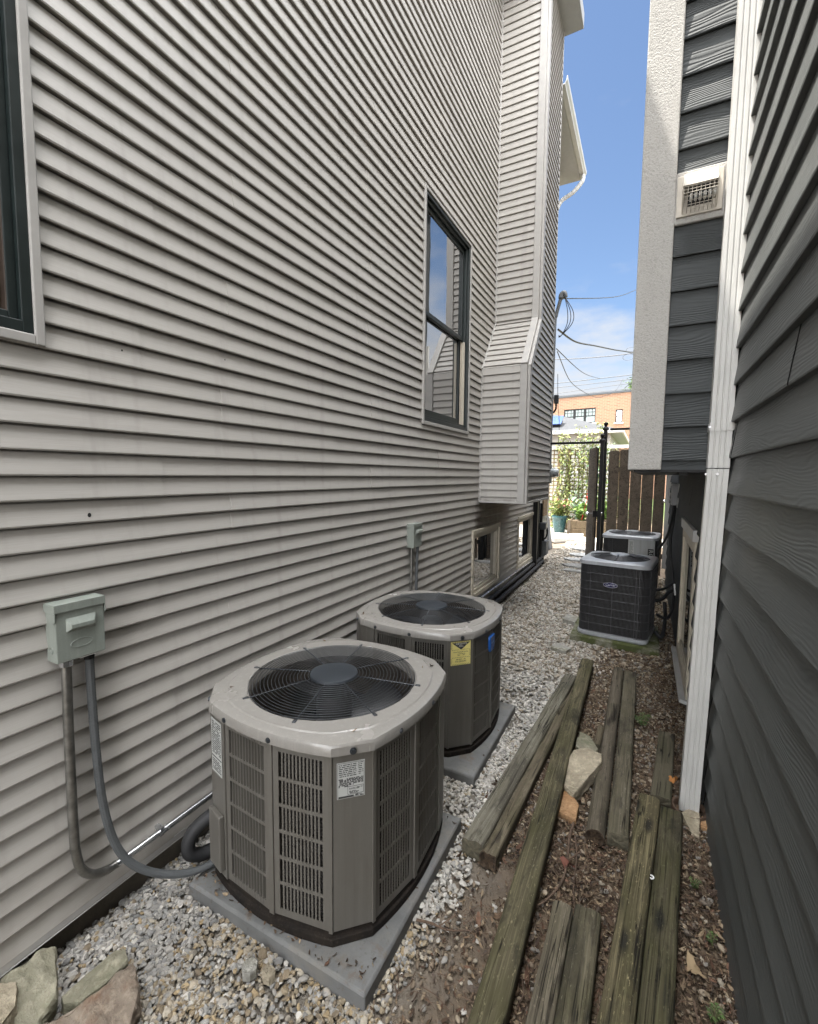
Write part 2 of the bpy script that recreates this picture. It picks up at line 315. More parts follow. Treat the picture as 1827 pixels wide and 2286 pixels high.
# ------------------------------------------------------------------ mesh helpers
class MB:
    def __init__(s): s.v = []; s.f = []; s.c = None
    def add(s, vs, fs):
        k = len(s.v); s.v += [tuple(v) for v in vs]; s.f += [tuple(i + k for i in f) for f in fs]; return s
    def box(s, a, b):
        x0, y0, z0 = a; x1, y1, z1 = b
        x0, x1 = sorted((x0, x1)); y0, y1 = sorted((y0, y1)); z0, z1 = sorted((z0, z1))
        return s.add([(x0, y0, z0), (x1, y0, z0), (x1, y1, z0), (x0, y1, z0), (x0, y0, z1), (x1, y0, z1), (x1, y1, z1), (x0, y1, z1)],
                     [(3, 2, 1, 0), (4, 5, 6, 7), (0, 1, 5, 4), (1, 2, 6, 5), (2, 3, 7, 6), (3, 0, 4, 7)])
    def obox(s, c, ax, ay, az):
        c, ax, ay, az = map(Vector, (c, ax, ay, az)); P = []
        for k in (-1, 1):
            for i, j in ((-1, -1), (1, -1), (1, 1), (-1, 1)): P.append(c + ax * i + ay * j + az * k)
        return s.add(P, [(3, 2, 1, 0), (4, 5, 6, 7), (0, 1, 5, 4), (1, 2, 6, 5), (2, 3, 7, 6), (3, 0, 4, 7)])
    def loft(s, rings, cap0=False, cap1=False, closed=True):
        k = len(s.v); n = len(rings[0])
        for r in rings: s.v += [tuple(p) for p in r]
        for i in range(len(rings) - 1):
            for j in range(n if closed else n - 1):
                j2 = (j + 1) % n; s.f.append((k + i * n + j, k + i * n + j2, k + (i + 1) * n + j2, k + (i + 1) * n + j))
        if cap0: s.f.append(tuple(k + j for j in reversed(range(n))))
        if cap1: s.f.append(tuple(k + (len(rings) - 1) * n + j for j in range(n)))
        return s
    def tube(s, pts, r, n=8, caps=True, closed=False, ripple=0):
        pts = [Vector(p) for p in pts]; N = len(pts); rings = []; up = Vector((0, 0, 1))
        prev = None
        for i, p in enumerate(pts):
            if closed: t = pts[(i + 1) % N] - pts[i - 1]
            else: t = pts[min(i + 1, N - 1)] - pts[max(i - 1, 0)]
            t.normalize()
            if prev is None:
                a = t.cross(up)
                if a.length < .05: a = t.cross(Vector((1, 0, 0)))
            else: a = prev - t * prev.dot(t)
            a.normalize(); b = t.cross(a); prev = a
            rr = r[i] if isinstance(r, (list, tuple)) else r
            if ripple and i % 2: rr *= 1 - ripple
            rings.append([p + (a * math.cos(2 * math.pi * j / n) + b * math.sin(2 * math.pi * j / n)) * rr for j in range(n)])
        if closed: rings.append(rings[0])
        return s.loft(rings, caps and not closed, caps and not closed)
    def disc(s, c, ax, ay, n=24, h=None):
        c, ax, ay = map(Vector, (c, ax, ay)); r0 = [c + ax * math.cos(2 * math.pi * j / n) + ay * math.sin(2 * math.pi * j / n) for j in range(n)]
        if h is None: return s.add(r0, [tuple(range(n))])
        h = Vector(h); return s.loft([r0, [p + h for p in r0]], True, True)
    def build(s, name, mat, parent=None, smooth=False, bevel=0, world=True, seg=2, auto=None):
        me = bpy.data.meshes.new(name); off = Vector((0, 0, 0))
        if parent is not None and world:
            off = Vector(parent.location); q = parent.parent
            while q is not None: off += Vector(q.location); q = q.parent
        me.from_pydata([tuple(Vector(v) - off) for v in s.v], [], s.f); me.update()
        if s.c is not None:
            at = me.color_attributes.new('Col', 'FLOAT_COLOR', 'POINT')
            at.data.foreach_set('color', np.hstack([np.array(s.c, dtype=np.float32), np.ones((len(s.c), 1), np.float32)]).ravel())
        bm = bmesh.new(); bm.from_mesh(me); bmesh.ops.recalc_face_normals(bm, faces=bm.faces); bm.to_mesh(me); bm.free()
        o = bpy.data.objects.new(name, me); C.objects.link(o)
        if isinstance(mat, (list, tuple)):
            for m_ in mat: me.materials.append(m_)
        else: me.materials.append(mat)
        if parent is not None: o.parent = parent
        if smooth: me.shade_smooth()
        if auto is not None:
            me.shade_smooth(); me.set_sharp_from_angle(angle=R(auto))
        if bevel:
            b = o.modifiers.new('bevel', 'BEVEL'); b.width = bevel; b.segments = seg; b.limit_method = 'ANGLE'; b.angle_limit = R(35)
        return o
def tag(o, label=None, cat=None, group=None, kind=None):
    if label: o['label'] = label
    if cat: o['category'] = cat
    if group: o['group'] = group
    if kind: o['kind'] = kind
    return o
def empty(name, loc, label, cat, group=None, rz=0):
    o = bpy.data.objects.new(name, None); C.objects.link(o); o.location = loc; o.rotation_euler = (0, 0, rz); o.empty_display_size = .1
    return tag(o, label, cat, group)
def box(a, b, name, mat, parent=None, bevel=0): return MB().box(a, b).build(name, mat, parent, bevel=bevel)
def smooth_path(pts, n=10):
    P = [Vector(p) for p in pts]; out = []
    for i in range(len(P) - 1):
        p0 = P[max(i - 1, 0)]; p1 = P[i]; p2 = P[i + 1]; p3 = P[min(i + 2, len(P) - 1)]
        for k in range(n):
            t = k / n
            out.append(.5 * ((2 * p1) + (p2 - p0) * t + (2 * p0 - 5 * p1 + 4 * p2 - p3) * t * t + (3 * p1 - p0 - 3 * p2 + p3) * t ** 3))
    return out + [P[-1]]
def text(name, body, size, mat, parent, o, xd, up, ext=.0004, shear=0, align='LEFT', squeeze=1.0):
    cu = bpy.data.curves.new(name, 'FONT'); cu.body = body; cu.size = size; cu.extrude = ext; cu.shear = shear; cu.align_x = align; cu.align_y = 'CENTER'; cu.resolution_u = 2
    t = bpy.data.objects.new(name, cu); C.objects.link(t); bpy.context.view_layer.update()
    me = bpy.data.meshes.new_from_object(t.evaluated_get(bpy.context.evaluated_depsgraph_get()))
    bpy.data.objects.remove(t); bpy.data.curves.remove(cu)
    xd = Vector(xd).normalized(); up = Vector(up).normalized(); nz = xd.cross(up)
    mm = Matrix(((xd.x * squeeze, up.x, nz.x, o[0]), (xd.y * squeeze, up.y, nz.y, o[1]), (xd.z * squeeze, up.z, nz.z, o[2]), (0, 0, 0, 1)))
    me.transform(mm); me.materials.clear(); me.materials.append(mat)
    ob = bpy.data.objects.new(name, me); C.objects.link(ob)
    if parent is not None: ob.parent = parent
    return ob

def siding(mb, O, U, Wv, Nn, z0, z1, e, phase, lip, u0, u1, openings=(), seams=None, gap=0.0, curve=0.0, thick=None):
    """lap siding as real courses. O origin, U along, Wv up, Nn outward; u0/u1 numbers or functions of z; openings (ua,ub,za,zb)"""
    O, U, Wv, Nn = map(Vector, (O, U, Wv, Nn)); O0 = O
    f0 = u0 if callable(u0) else (lambda z: u0); f1 = u1 if callable(u1) else (lambda z: u1)
    P = lambda u, z, d: tuple(O + U * u + Wv * z + Nn * d)
    k = int(math.floor((z0 - phase) / e))
    breaks = sorted({b for o in openings for b in o[2:4]})
    if seams and 'breaks' in seams: breaks = sorted(set(breaks) | set(seams['breaks']))
    while phase + k * e < z1 - 1e-6:
        zk = phase + k * e; lo = max(zk, z0); hi = min(zk + e, z1)
        cuts = [lo] + [b for b in breaks if lo + 1e-5 < b < hi - 1e-5] + [hi]
        if lo == zk and zk + .006 < hi: cuts = sorted(set(cuts + [zk + .006]))
        off = lambda z: lip * max(0.0, 1 - (z - zk) / e) if z - zk > .0059 else lip * (1 - .006 / e) - .0015 * (1 - (z - zk) / .006)
        cav = .007 if e < .12 else 0.0
        if cav and hi == zk + e: cuts = sorted(set(cuts + [hi - cav]))
        sl = seams['at'](k) if seams else []; jt = .0012 * math.sin(k * 12.9898) * (1 if seams else 0); O = O0 + Nn * jt + Wv * (.0008 * math.sin(k * 7.77))
        for a, b in zip(cuts[:-1], cuts[1:]):
            mid = (a + b) / 2
            iv = [(f0(a), f1(a), f0(b), f1(b))]
            for (ua, ub, za, zb) in openings:
                if za < mid < zb:
                    nv = []
                    for (p, q, p2, q2) in iv:
                        if ub <= p or ua >= q: nv.append((p, q, p2, q2)); continue
                        if ua > p: nv.append((p, ua, p2, ua))
                        if ub < q: nv.append((ub, q, ub, q2))
                    iv = nv
            for (p, q, p2, q2) in iv:
                segs = []; cur = p; cur2 = p2; par = sum(1 for s_ in sl if s_ <= p + .02) & 1
                for s_ in sl:
                    if p + .02 < s_ < q - .02: segs.append((cur, s_ - gap, cur2, s_ - gap, par)); cur = cur2 = s_ + gap; par ^= 1
                segs.append((cur, q, cur2, q2, par))
                for (x, y, x2, y2, pr) in segs:
                    d = .0026 * pr if seams else 0
                    if cav and hi == zk + e and a > hi - cav - 1e-6:
                        mb.add([P(x, a, off(a) + d), P(y, a, off(a) + d), P(y, a, -.011), P(x, a, -.011), P(y2, b + .004, -.011), P(x2, b + .004, -.011)], [(0, 1, 2, 3), (3, 2, 4, 5)]); continue
                    mb.add([P(x, a, off(a) + d), P(y, a, off(a) + d), P(y2, b, off(b) + d), P(x2, b, off(b) + d)], [(0, 1, 2, 3)])
                    if pr and gap == 0:
                        mb.add([P(x, a, off(a)), P(x, a, off(a) + d), P(x2, b, off(b) + d), P(x2, b, off(b))], [(0, 1, 2, 3)])
                        mb.add([P(y, a, off(a)), P(y, a, off(a) + d), P(y2, b, off(b) + d), P(y2, b, off(b))], [(0, 1, 2, 3)])
                    if a == zk:
                        mb.add([P(x, a, off(a) + d), P(y, a, off(a) + d), P(y, a + (.004 if gap == 0 else 0), -.011 if cav else -.001), P(x, a + (.004 if gap == 0 else 0), -.011 if cav else -.001)], [(3, 2, 1, 0)])
        k += 1
    return mb

# ------------------------------------------------------------------ ground and stones
def gz(x, y):
    return .012 * noise.noise(Vector((x * 1.3, y * 1.3, 0))) + .006 * noise.noise(Vector((x * 5, y * 5, 3)))
def ground():
    xs = [-400, -150, -60, -25, -12, -7, -4.5, -3.2, -2.5] + [-2.1 + i * .07 for i in range(38)] + [.8, 1.5, 3, 7, 20, 60, 150, 400]
    ys = [-400, -120, -40, -15, -6, -2, -.5] + [.2 + i * .07 for i in range(100)] + [7.5 + i * .3 for i in range(30)] + [17, 20, 26, 40, 70, 120, 250, 600]
    mb = MB(); n = len(xs)
    for y in ys:
        for x in xs:
            near = -2.3 < x < .9 and .2 < y < 9
            z = gz(x, y) - .012 if near else -.02
            if x > .33 and near: z -= .01
            mb.v.append((x, y, z))
    for j in range(len(ys) - 1):
        for i in range(n - 1): mb.f.append((j * n + i, j * n + i + 1, (j + 1) * n + i + 1, (j + 1) * n + i))
    tag(mb.build('ground', M['soil'], smooth=True), 'bare brown soil under the gravel and litter', 'ground', kind='structure')
ground()
KEEP = [(-1.68, -.775, 1.19, 2.10), (-1.83, -.83, 2.45, 3.38), (-.68, .20, 5.27, 6.05), (-.62, .25, 7.55, 8.3)]
def free(x, y, m=0.0):
    return not any(a + m < x < b - m and c + m < y < d - m for a, b, c, d in KEEP)
def ico(sub):
    bm = bmesh.new(); bmesh.ops.create_icosphere(bm, subdivisions=sub, radius=1.0)
    V = np.array([v.co[:] for v in bm.verts]); F = np.array([[v.index for v in f.verts] for f in bm.faces]); bm.free(); return V, F
def scatter_mesh(name, mat, V, F, pos, size, rot, cols, jit=.22, seed=1, smooth=False, cuts=0):
    """pos (n,3) size (n,3) rot (n,3 euler) cols (n,3): copies of a template, every one jittered, as one mesh"""
    rs = np.random.RandomState(seed); n = len(pos); nv = len(V)
    P = V[None] * (1 + rs.uniform(-jit, jit, (n, nv, 1))) + rs.uniform(-jit * .5, jit * .5, (n, nv, 3))
    for _ in range(cuts):
        nn = rs.normal(0, 1, (n, 3)); nn /= np.linalg.norm(nn, axis=1, keepdims=True); dd = rs.uniform(.42, .85, (n, 1))
        t = np.maximum(0, np.einsum('nvi,ni->nv', P, nn) - dd); P = P - t[:, :, None] * nn[:, None, :]
    P = P * size[:, None, :]
    cx, sx = np.cos(rot[:, 0]), np.sin(rot[:, 0]); cy, sy = np.cos(rot[:, 1]), np.sin(rot[:, 1]); cz, sz = np.cos(rot[:, 2]), np.sin(rot[:, 2])
    Rx = np.zeros((n, 3, 3)); Rx[:, 0, 0] = 1; Rx[:, 1, 1] = cx; Rx[:, 1, 2] = -sx; Rx[:, 2, 1] = sx; Rx[:, 2, 2] = cx
    Ry = np.zeros((n, 3, 3)); Ry[:, 1, 1] = 1; Ry[:, 0, 0] = cy; Ry[:, 0, 2] = sy; Ry[:, 2, 0] = -sy; Ry[:, 2, 2] = cy
    Rz = np.zeros((n, 3, 3)); Rz[:, 2, 2] = 1; Rz[:, 0, 0] = cz; Rz[:, 0, 1] = -sz; Rz[:, 1, 0] = sz; Rz[:, 1, 1] = cz
    P = np.einsum('nij,nvj->nvi', Rz @ Ry @ Rx, P) + pos[:, None, :]
    co = P.reshape(-1, 3).astype(np.float32); k = F.shape[1]
    fi = (F[None] + (np.arange(n) * nv)[:, None, None]).reshape(-1).astype(np.int32); nf = n * len(F)
    me = bpy.data.meshes.new(name); me.vertices.add(len(co)); me.vertices.foreach_set('co', co.ravel())
    me.loops.add(len(fi)); me.loops.foreach_set('vertex_index', fi); me.polygons.add(nf)
    me.polygons.foreach_set('loop_start', np.arange(0, nf * k, k, dtype=np.int32)); me.polygons.foreach_set('loop_total', np.full(nf, k, dtype=np.int32))
    me.update(calc_edges=True)
    at = me.color_attributes.new('Col', 'FLOAT_COLOR', 'POINT'); cc = np.ones((n, nv, 4), np.float32); cc[:, :, :3] = cols[:, None, :]
    at.data.foreach_set('color', cc.ravel()); me.materials.append(mat)
    if smooth: me.shade_smooth()
    else: me.polygons.foreach_set('use_smooth', np.zeros(nf, dtype=bool))
    o = bpy.data.objects.new(name, me); C.objects.link(o); return o
def edge_soil(y):   # x of the ragged line where white gravel gives way to soil and litter
    return np.interp(y, [0.6, 1.1, 1.7, 2.0, 3.0, 4.0, 4.6, 5.2, 6.2, 9], [-.72, -.73, -.70, -.68, -.57, -.47, -.40, -.35, -.25, -.05])
PAL = dict(white=[(.345, .328, .293), (.295, .283, .255), (.375, .355, .317), (.26, .248, .224), (.315, .288, .245), (.41, .388, .35)],
           grey=[(.22, .216, .205), (.26, .25, .23), (.185, .18, .172), (.29, .272, .245), (.235, .222, .20), (.33, .315, .29)],
           tan=[(.25, .205, .14), (.195, .155, .105), (.29, .25, .19), (.15, .12, .085), (.25, .225, .185), (.33, .295, .235), (.20, .195, .18), (.26, .20, .12)],
           path=[(.32, .288, .238), (.265, .228, .178), (.225, .193, .152), (.36, .335, .29), (.18, .15, .115), (.30, .28, .25)],
           pea=[(.20, .155, .105), (.155, .12, .085), (.25, .205, .15), (.115, .095, .075), (.28, .245, .19), (.18, .165, .145)])
def gravel():
    rs = np.random.RandomState(3); V1, F1 = ico(1); 
    sets = {'angular': [], 'round': []}
    def zone(x0, x1, y0, y1, dens, s0, s1, fn, shape, lift=.4):
        n = int((x1 - x0) * (y1 - y0) * dens); X = rs.uniform(x0, x1, n); Y = rs.uniform(y0, y1, n)
        for x, y in zip(X, Y):
            if x < -1.925 or x > .375: continue
            p = fn(x, y)
            if p is None or not free(x, y, .01): continue
            s = rs.uniform(s0, s1) * (1 + .35 * (rs.rand() < .12)); c = PAL[p][rs.randint(len(PAL[p]))]; b = rs.uniform(.8, 1.15)
            sets[shape].append((x, y, s, c[0] * b, c[1] * b, c[2] * b, lift))
    def near(x, y):
        if x > edge_soil(y) + rs.normal(0, .05): return 'white' if rs.rand() < .008 else None
        if noise.noise(Vector((x * 4.2, y * 4.2, 30))) > .24 and rs.rand() < .55: return None
        # ochre pea gravel in the bottom left foreground, bluish crushed stone by the wall, white beyond
        t = (1.42 - y) * 1.0 + (x + 1.5) * .9 + .35 * noise.noise(Vector((x * 3, y * 3, 7)))
        if y < 1.55 and x > -1.45 + .3 * noise.noise(Vector((x * 4, y * 4, 1))) and x < -.6 and t > .12: return 'tan' if rs.rand() < .72 else ('grey' if rs.rand() < .7 else 'white')
        if x < -1.2 and y < 1.7: return 'grey' if rs.rand() < .7 else ('white' if rs.rand() < .6 else 'tan')
        if y > 4.3 + .5 * noise.noise(Vector((x * 2, y * 2, 4))): return 'path' if rs.rand() < .75 else 'white'
        return 'white' if rs.rand() < .84 else ('grey' if rs.rand() < .6 else 'tan')
    def small(x, y):
        z = near(x, y)
        return z if z == 'tan' or (z and rs.rand() < .5) else None
    zone(-1.93, -.35, .45, 3.3, 7600, .0058, .0118, near, 'angular')
    zone(-1.93, -.5, .45, 1.75, 5200, .0045, .0085, small, 'round')
    zone(-1.93, -.2, 3.3, 6.0, 2600, .010, .017, near, 'angular')
    zone(-1.93, .1, 6.0, 9.6, 1200, .013, .022, near, 'angular')
    zone(-1.93, -.4, 9.6, 13.5, 500, .016, .028, lambda x, y: 'path', 'angular')
    def right(x, y):
        if x < edge_soil(y) - .04: return None
        d = .5 + .5 * noise.noise(Vector((x * 2.5, y * 2.5, 9)))
        k = np.interp(y, [.6, 2.2, 3.2, 4.6, 9], [.26, .26, .55, .9, 1])
        if x < -.45 and y < 2.1: k *= .35
        return 'pea' if rs.rand() < k * (.45 + d) else None
    zone(-.8, .378, .6, 4.8, 3400, .0048, .0105, right, 'round')
    zone(-.6, .378, 4.8, 9.4, 1500, .010, .016, right, 'round')
    gp = empty('gravel', (-1.2, 3, 0), None, None); tag(gp, 'whitish crushed stone gravel covering the alley path', 'gravel', kind='stuff')
    for nm, flat in (('angular', .62), ('round', .72)):
        A0 = np.array(sets[nm])
        for far in ((False, True) if nm == 'angular' else (False,)):
            A = A0[(A0[:, 1] > 3.3) == far] if nm == 'angular' else A0; n = len(A); V, F = ico(1 if far else 2)
            z = np.array([gz(a, b) for a, b in A[:, :2]])
            s = A[:, 2]; size = np.stack([s * rs.uniform(.9, 1.5, n), s * rs.uniform(.7, 1.1, n), s * rs.uniform(.45, flat + .1, n)], 1)
            if nm == 'angular' and not far: size *= 1.12
            pos = np.stack([A[:, 0], A[:, 1], z + size[:, 2] * .55 + rs.uniform(-.004, .006, n)], 1)
            rot = np.stack([rs.normal(0, .35, n), rs.normal(0, .35, n), rs.uniform(0, 6.28, n)], 1)
            o = scatter_mesh(('far_stones' if far else 'near_stones') if nm == 'angular' else 'pea_gravel', M['stone'], V, F, pos, size, rot, A[:, 3:6], .20 if far else .06, 5, smooth=(nm == 'round'), cuts=0 if nm == 'round' or far else 7)
            if nm == 'angular': o['kind'] = 'stuff'; o.parent = gp; o.location = -gp.location
            else: tag(o, 'small tan rounded pebbles among the soil and gravel', 'pebbles', kind='stuff')
gravel()
def litter():
    rs = np.random.RandomState(11)
    # a leaf scrap: curled strip of 2x3 quads
    V = np.array([(x, y * w, .35 * x * x + .25 * abs(y)) for x, w in ((-1, .35), (-.4, 1), (.35, .9), (1, .15)) for y in (-1, 0, 1)], float)
    F = np.array([(i * 3 + j, i * 3 + j + 1, (i + 1) * 3 + j + 1, (i + 1) * 3 + j) for i in range(3) for j in range(2)])
    cols = [(.105, .07, .045), (.07, .045, .03), (.155, .105, .068), (.21, .155, .10), (.045, .03, .022), (.13, .075, .05), (.27, .21, .14), (.09, .07, .055)]
    L = []
    n = 76000; X = rs.uniform(-.78, .378, n); Y = rs.uniform(.6, 6.6, n)
    for x, y in zip(X, Y):
        e = edge_soil(y)
        if x < e - .12 or not free(x, y, -.01): continue
        k = np.interp(y, [.6, 2.5, 3.3, 4.2, 5.5, 6.6], [1, 1, .75, .5, .5, .25]) * (.35 + 1.0 * max(0, .5 + noise.noise(Vector((x * 3, y * 3, 21)))))
        if x > .12: k = max(k, .75)
        if x < e + .05: k *= .3
        if y < 2.0 and x < -.45: k *= .3
        if rs.rand() > k: continue
        L.append((x, y))
    g0 = len(L)
    for k in range(420):   # scraps blown onto the pads
        x, y = rs.uniform(-1.68, -.78), (rs.uniform(1.19, 1.30) if rs.rand() < .35 else rs.uniform(1.2, 3.39))
        if (1.20 < y < 2.09 or 2.45 < y < 3.38) and (abs(x + 1.29) > .44 or y < 1.27) and x < (-.785 if y < 2.2 else -.83): L.append((x, y))
    A = np.array(L); n = len(A); z = np.array([gz(a, b) for a, b in A]) + rs.uniform(.0, .013, n); z[g0:] = rs.uniform(.072, .078, n - g0)
    caps = [(cx + a * q, cy + b * q, .881) for cx, cy in ((-1.288, 1.70), (-1.36, 2.97)) for a, b in ((-1, -1), (1, -1), (-1, 1), (1, 1)) for q in (.318, .335, .352) if rs.rand() < .8]
    A = np.vstack([A, [(p[0] + rs.normal(0, .012), p[1] + rs.normal(0, .012)) for p in caps]]); z = np.append(z, [p[2] for p in caps]); n = len(A)
    s = rs.uniform(.0035, .0125, n) * (1 + 1.0 * (rs.rand(n) < .06))
    size = np.stack([s, s * rs.uniform(.12, .55, n), s * rs.uniform(.3, 1.2, n)], 1)
    rot = np.stack([rs.normal(0, .5, n), rs.normal(0, .45, n), rs.uniform(0, 6.28, n)], 1)
    cc = np.array([cols[i] for i in rs.randint(len(cols), size=n)]) * rs.uniform(.6, 1.15, (n, 1))
    o = scatter_mesh('leaf_litter', M['leaf'], V, F, np.column_stack([A, z]), size, rot, cc, .18, 8)
    tag(o, 'dry brown leaf scraps and mulch lying on the soil', 'leaf litter', kind='stuff')
    # thin twiglets
    n = 900; X = rs.uniform(-.72, .37, n); Y = rs.uniform(.7, 6.2, n); mb = MB()
    for x, y in zip(X, Y):
        if x < edge_soil(y) or not free(x, y): continue
        a = rs.uniform(0, 6.28); l = rs.uniform(.03, .13); z = gz(x, y) + .012; b = rs.uniform(-.4, .4)
        p = [(x, y, z), (x + math.cos(a) * l * .5, y + math.sin(a) * l * .5, z + rs.uniform(0, .012)), (x + math.cos(a + b) * l, y + math.sin(a + b) * l, z + rs.uniform(-.004, .01))]
        mb.tube(p, rs.uniform(.0009, .0022), 4, False)
    tag(mb.build('twig_litter', M['twig']), 'fine broken twiglets scattered through the leaf litter', 'twigs', kind='stuff')
litter()
tag(box((-4.5, 13.6, -.018), (.5, 17.2, .006), 'paving', M['paving']), 'pale sunlit paving of the yard beyond the gate', 'paving', kind='structure')

# ------------------------------------------------------------------ left house (grey vinyl)
XL = -1.903; EL = .0889; PH = .1468; Y0, Y1 = -4.0, 10.15; ZE = 8.02
LH = empty('vinyl_house', (XL, 4, 0), 'tall house in pale grey lap siding with a boxed chimney chase beside the alley', 'house')
def seam_fn(seed, lo, hi, base):
    def at(k):
        r = random.Random(seed + k // 2)
        off = (k // 2 % 3) * 1.27
        return sorted([base[i] + r.uniform(-.06, .06) + off for i in range(len(base))])
    return {'at': at}
W1 = (-.55, .83, 2.30, 4.25); W2 = (3.865, 5.075, 2.345, 4.455); B1 = (5.34, 6.49, .33, 1.135); B2 = (7.60, 8.82, .29, 1.135)
mb = MB()
siding(mb, (XL, 0, 0), (0, 1, 0), (0, 0, 1), (1, 0, 0), PH, ZE, EL, PH, .0180, Y0, Y1, [W1, W2, B1, B2], seam_fn(3, 0, 0, [-.9, 1.25, 2.95, 6.4, 8.2]))
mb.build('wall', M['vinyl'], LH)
mb = MB(); mb.add([(XL - 9, Y0, PH), (XL, Y0, PH), (XL, Y0, ZE), (XL - 9, Y0, ZE)], [(0, 1, 2, 3)]); mb.add([(XL - 9, Y1, PH), (XL, Y1, PH), (XL, Y1, ZE), (XL - 9, Y1, ZE)], [(3, 2, 1, 0)])
mb.add([(XL - 9, Y0, PH), (XL - 9, Y1, PH), (XL - 9, Y1, ZE), (XL - 9, Y0, ZE)], [(0, 1, 2, 3)])
for yy in (Y0, Y1): mb.add([(XL - 9, yy, ZE), (XL, yy, ZE), (XL - 4.5, yy, ZE + 2.6)], [(0, 1, 2)])
mb.build('end_wall', M['vinyl'], LH)
box((XL - 8.98, Y0 + .02, -.3), (XL - .028, Y1 - .02, PH), 'foundation', M['concrete'], LH)
mb = MB(); mb.box((XL + .001, Y0, PH - .022), (XL + .019, Y1, PH + .006)); mb.box((XL - .026, Y0, PH - .028), (XL + .02, Y1, PH - .0225))
mb.build('starter_strip', M['trim'], LH, bevel=.003)
for yy in (Y0, Y1 - .07): MB().box((XL - .01, yy, PH), (XL + .024, yy + .07, ZE)).build('corner_trim', M['trim'], LH, bevel=.004)
# roof, soffit, gutter
mb = MB(); rz = lambda x: ZE + .16 + (-1.52 - x) * .578
mb.add([(-1.52, Y0 - .3, rz(-1.52)), (-1.52, Y1 + .3, rz(-1.52)), (XL - 4.5, Y1 + .3, rz(XL - 4.5)), (XL - 4.5, Y0 - .3, rz(XL - 4.5)), (XL - 9.4, Y1 + .3, rz(-1.52)), (XL - 9.4, Y0 - .3, rz(-1.52))], [(0, 1, 2, 3), (3, 2, 4, 5)])
mb.build('roof', M['shingle'], LH)
box((-1.50, Y0 - .3, ZE - .02), (XL - .02, Y1 + .3, ZE), 'soffit', M['soffit'], LH)
def gutter(y0, y1, x, z, parent):
    pr = [(0, 0), (.075, 0), (.085, .03), (.11, .06), (.115, .11), (.105, .11), (.1, .065), (.072, .012), (.012, .012), (.012, .11), (0, .11)]
    MB().loft([[(x + a, y, z + b) for a, b in pr] for y in (y0, y1)], True, True).build('gutter', M['white'], parent)
gutter(7.9, Y1 + .3, -1.50, ZE + .0, LH)
box((-1.515, Y0 - .3, ZE + .001), (-1.495, 5.7, ZE + .15), 'fascia', M['soffit'], LH)
mb = MB(); pts = smooth_path([(-1.44, Y1 + .18, ZE), (-1.45, Y1 + .18, ZE - .12), (-1.62, Y1 + .16, ZE - .30), (-1.84, Y1 + .14, ZE - .42), (-1.935, Y1 + .12, ZE - .6)], 6)
mb.tube(pts, .042, 10, ripple=.08); mb.tube([(-1.935, Y1 + .12, ZE - .6), (-1.935, Y1 + .12, .1)], .042, 4)
mb.build('downspout', M['white'], LH)
# chimney chase
XC = -1.316; YC0, YC1, YT = 5.555, 7.05, 6.06; ZB, ZS0, ZS1, ZT = 1.515, 3.18, 3.86, 8.1
fy = lambda z: YC0 if z <= ZS0 else (YT if z >= ZS1 else YC0 + (YT - YC0) * (z - ZS0) / (ZS1 - ZS0))
PC = 1.583
def chase_part(name, mb, mat, parent, **k): return mb.build(name, mat, parent, **k)
CH = MB()
siding(CH, (XC, 0, 0), (0, 1, 0), (0, 0, 1), (1, 0, 0), ZB, ZT, EL, PC, .0175, lambda z: fy(z) + .02, YC1, (), {'at': lambda k: [], 'breaks': [ZS0, ZS1]})
siding(CH, (0, YC0, 0), (1, 0, 0), (0, 0, 1), (0, -1, 0), ZB, ZS0, EL, PC, .0175, XL + .01, XC)
siding(CH, (0, YT, 0), (1, 0, 0), (0, 0, 1), (0, -1, 0), ZS1, ZT, EL, PC, .0175, XL + .01, XC)
sl = Vector((0, YT - YC0, ZS1 - ZS0)); Ls = sl.length; sl.normalize(); sn = Vector((0, -sl.z, sl.y))
siding(CH, (0, YC0, ZS0), (1, 0, 0), sl, sn, 0, Ls, EL * 1.12, .03, .0175, XL + .01, XC)
CH.add([(XL, YC1, ZB), (XC, YC1, ZB), (XC, YC1, ZT), (XL, YC1, ZT)], [(0, 1, 2, 3)])
CH.add([(XL, YC0 - .012, ZB), (XC + .012, YC0 - .012, ZB), (XC + .012, YC1, ZB), (XL, YC1, ZB)], [(0, 1, 2, 3)])
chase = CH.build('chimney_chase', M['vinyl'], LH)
def post(mb, a, b, w, ax, ay, t):   # trim board of L section along a-b
    a, b, ax, ay = map(Vector, (a, b, ax, ay)); d = (b - a) / 2; c = (a + b) / 2
    mb.obox(c + ax * (-w / 2) + ay * t, ax * w / 2, d, ay * t); mb.obox(c + ay * (-w / 2) + ax * t, ay * w / 2, d, ax * t)
mb = MB(); o = .015
post(mb, (XC, YC0, ZB - .006), (XC, YC0, ZS0), .085, (1, 0, 0), (0, -1, 0), o)
post(mb, (XC, YT, ZS1), (XC, YT, ZT), .085, (1, 0, 0), (0, -1, 0), o)
post(mb, (XC, YC0, ZS0 + .001), (XC, YT, ZS1 - .001), .085, (1, 0, 0), sn, o * 1.15)
mb.box((XC - .05, YC1 - .012, ZB), (XC + .014, YC1 + .012, ZT))
mb.build('corner_trim', M['trim'], chase, bevel=.003)
mb = MB(); j = .014
mb.box((XL + .001, YC0 - .022, ZB - .004), (XL + .03, YC0 + .01, ZS0)); mb.box((XL + .001, YT - .022, ZS1), (XL + .03, YT + .01, ZT))
mb.obox(Vector((XL + .015, YC0, ZS0)) + sl * Ls / 2 + sn * .008, (.0142, 0, 0), sl * Ls / 2, sn * .012)
mb.box((XL + .03, YC0 - .021, ZB - .008), (XC - .03, YC0 - .001, ZB + .018)); mb.box((XC, YC0 + .06, ZB - .008), (XC + .020, YC1, ZB + .018))
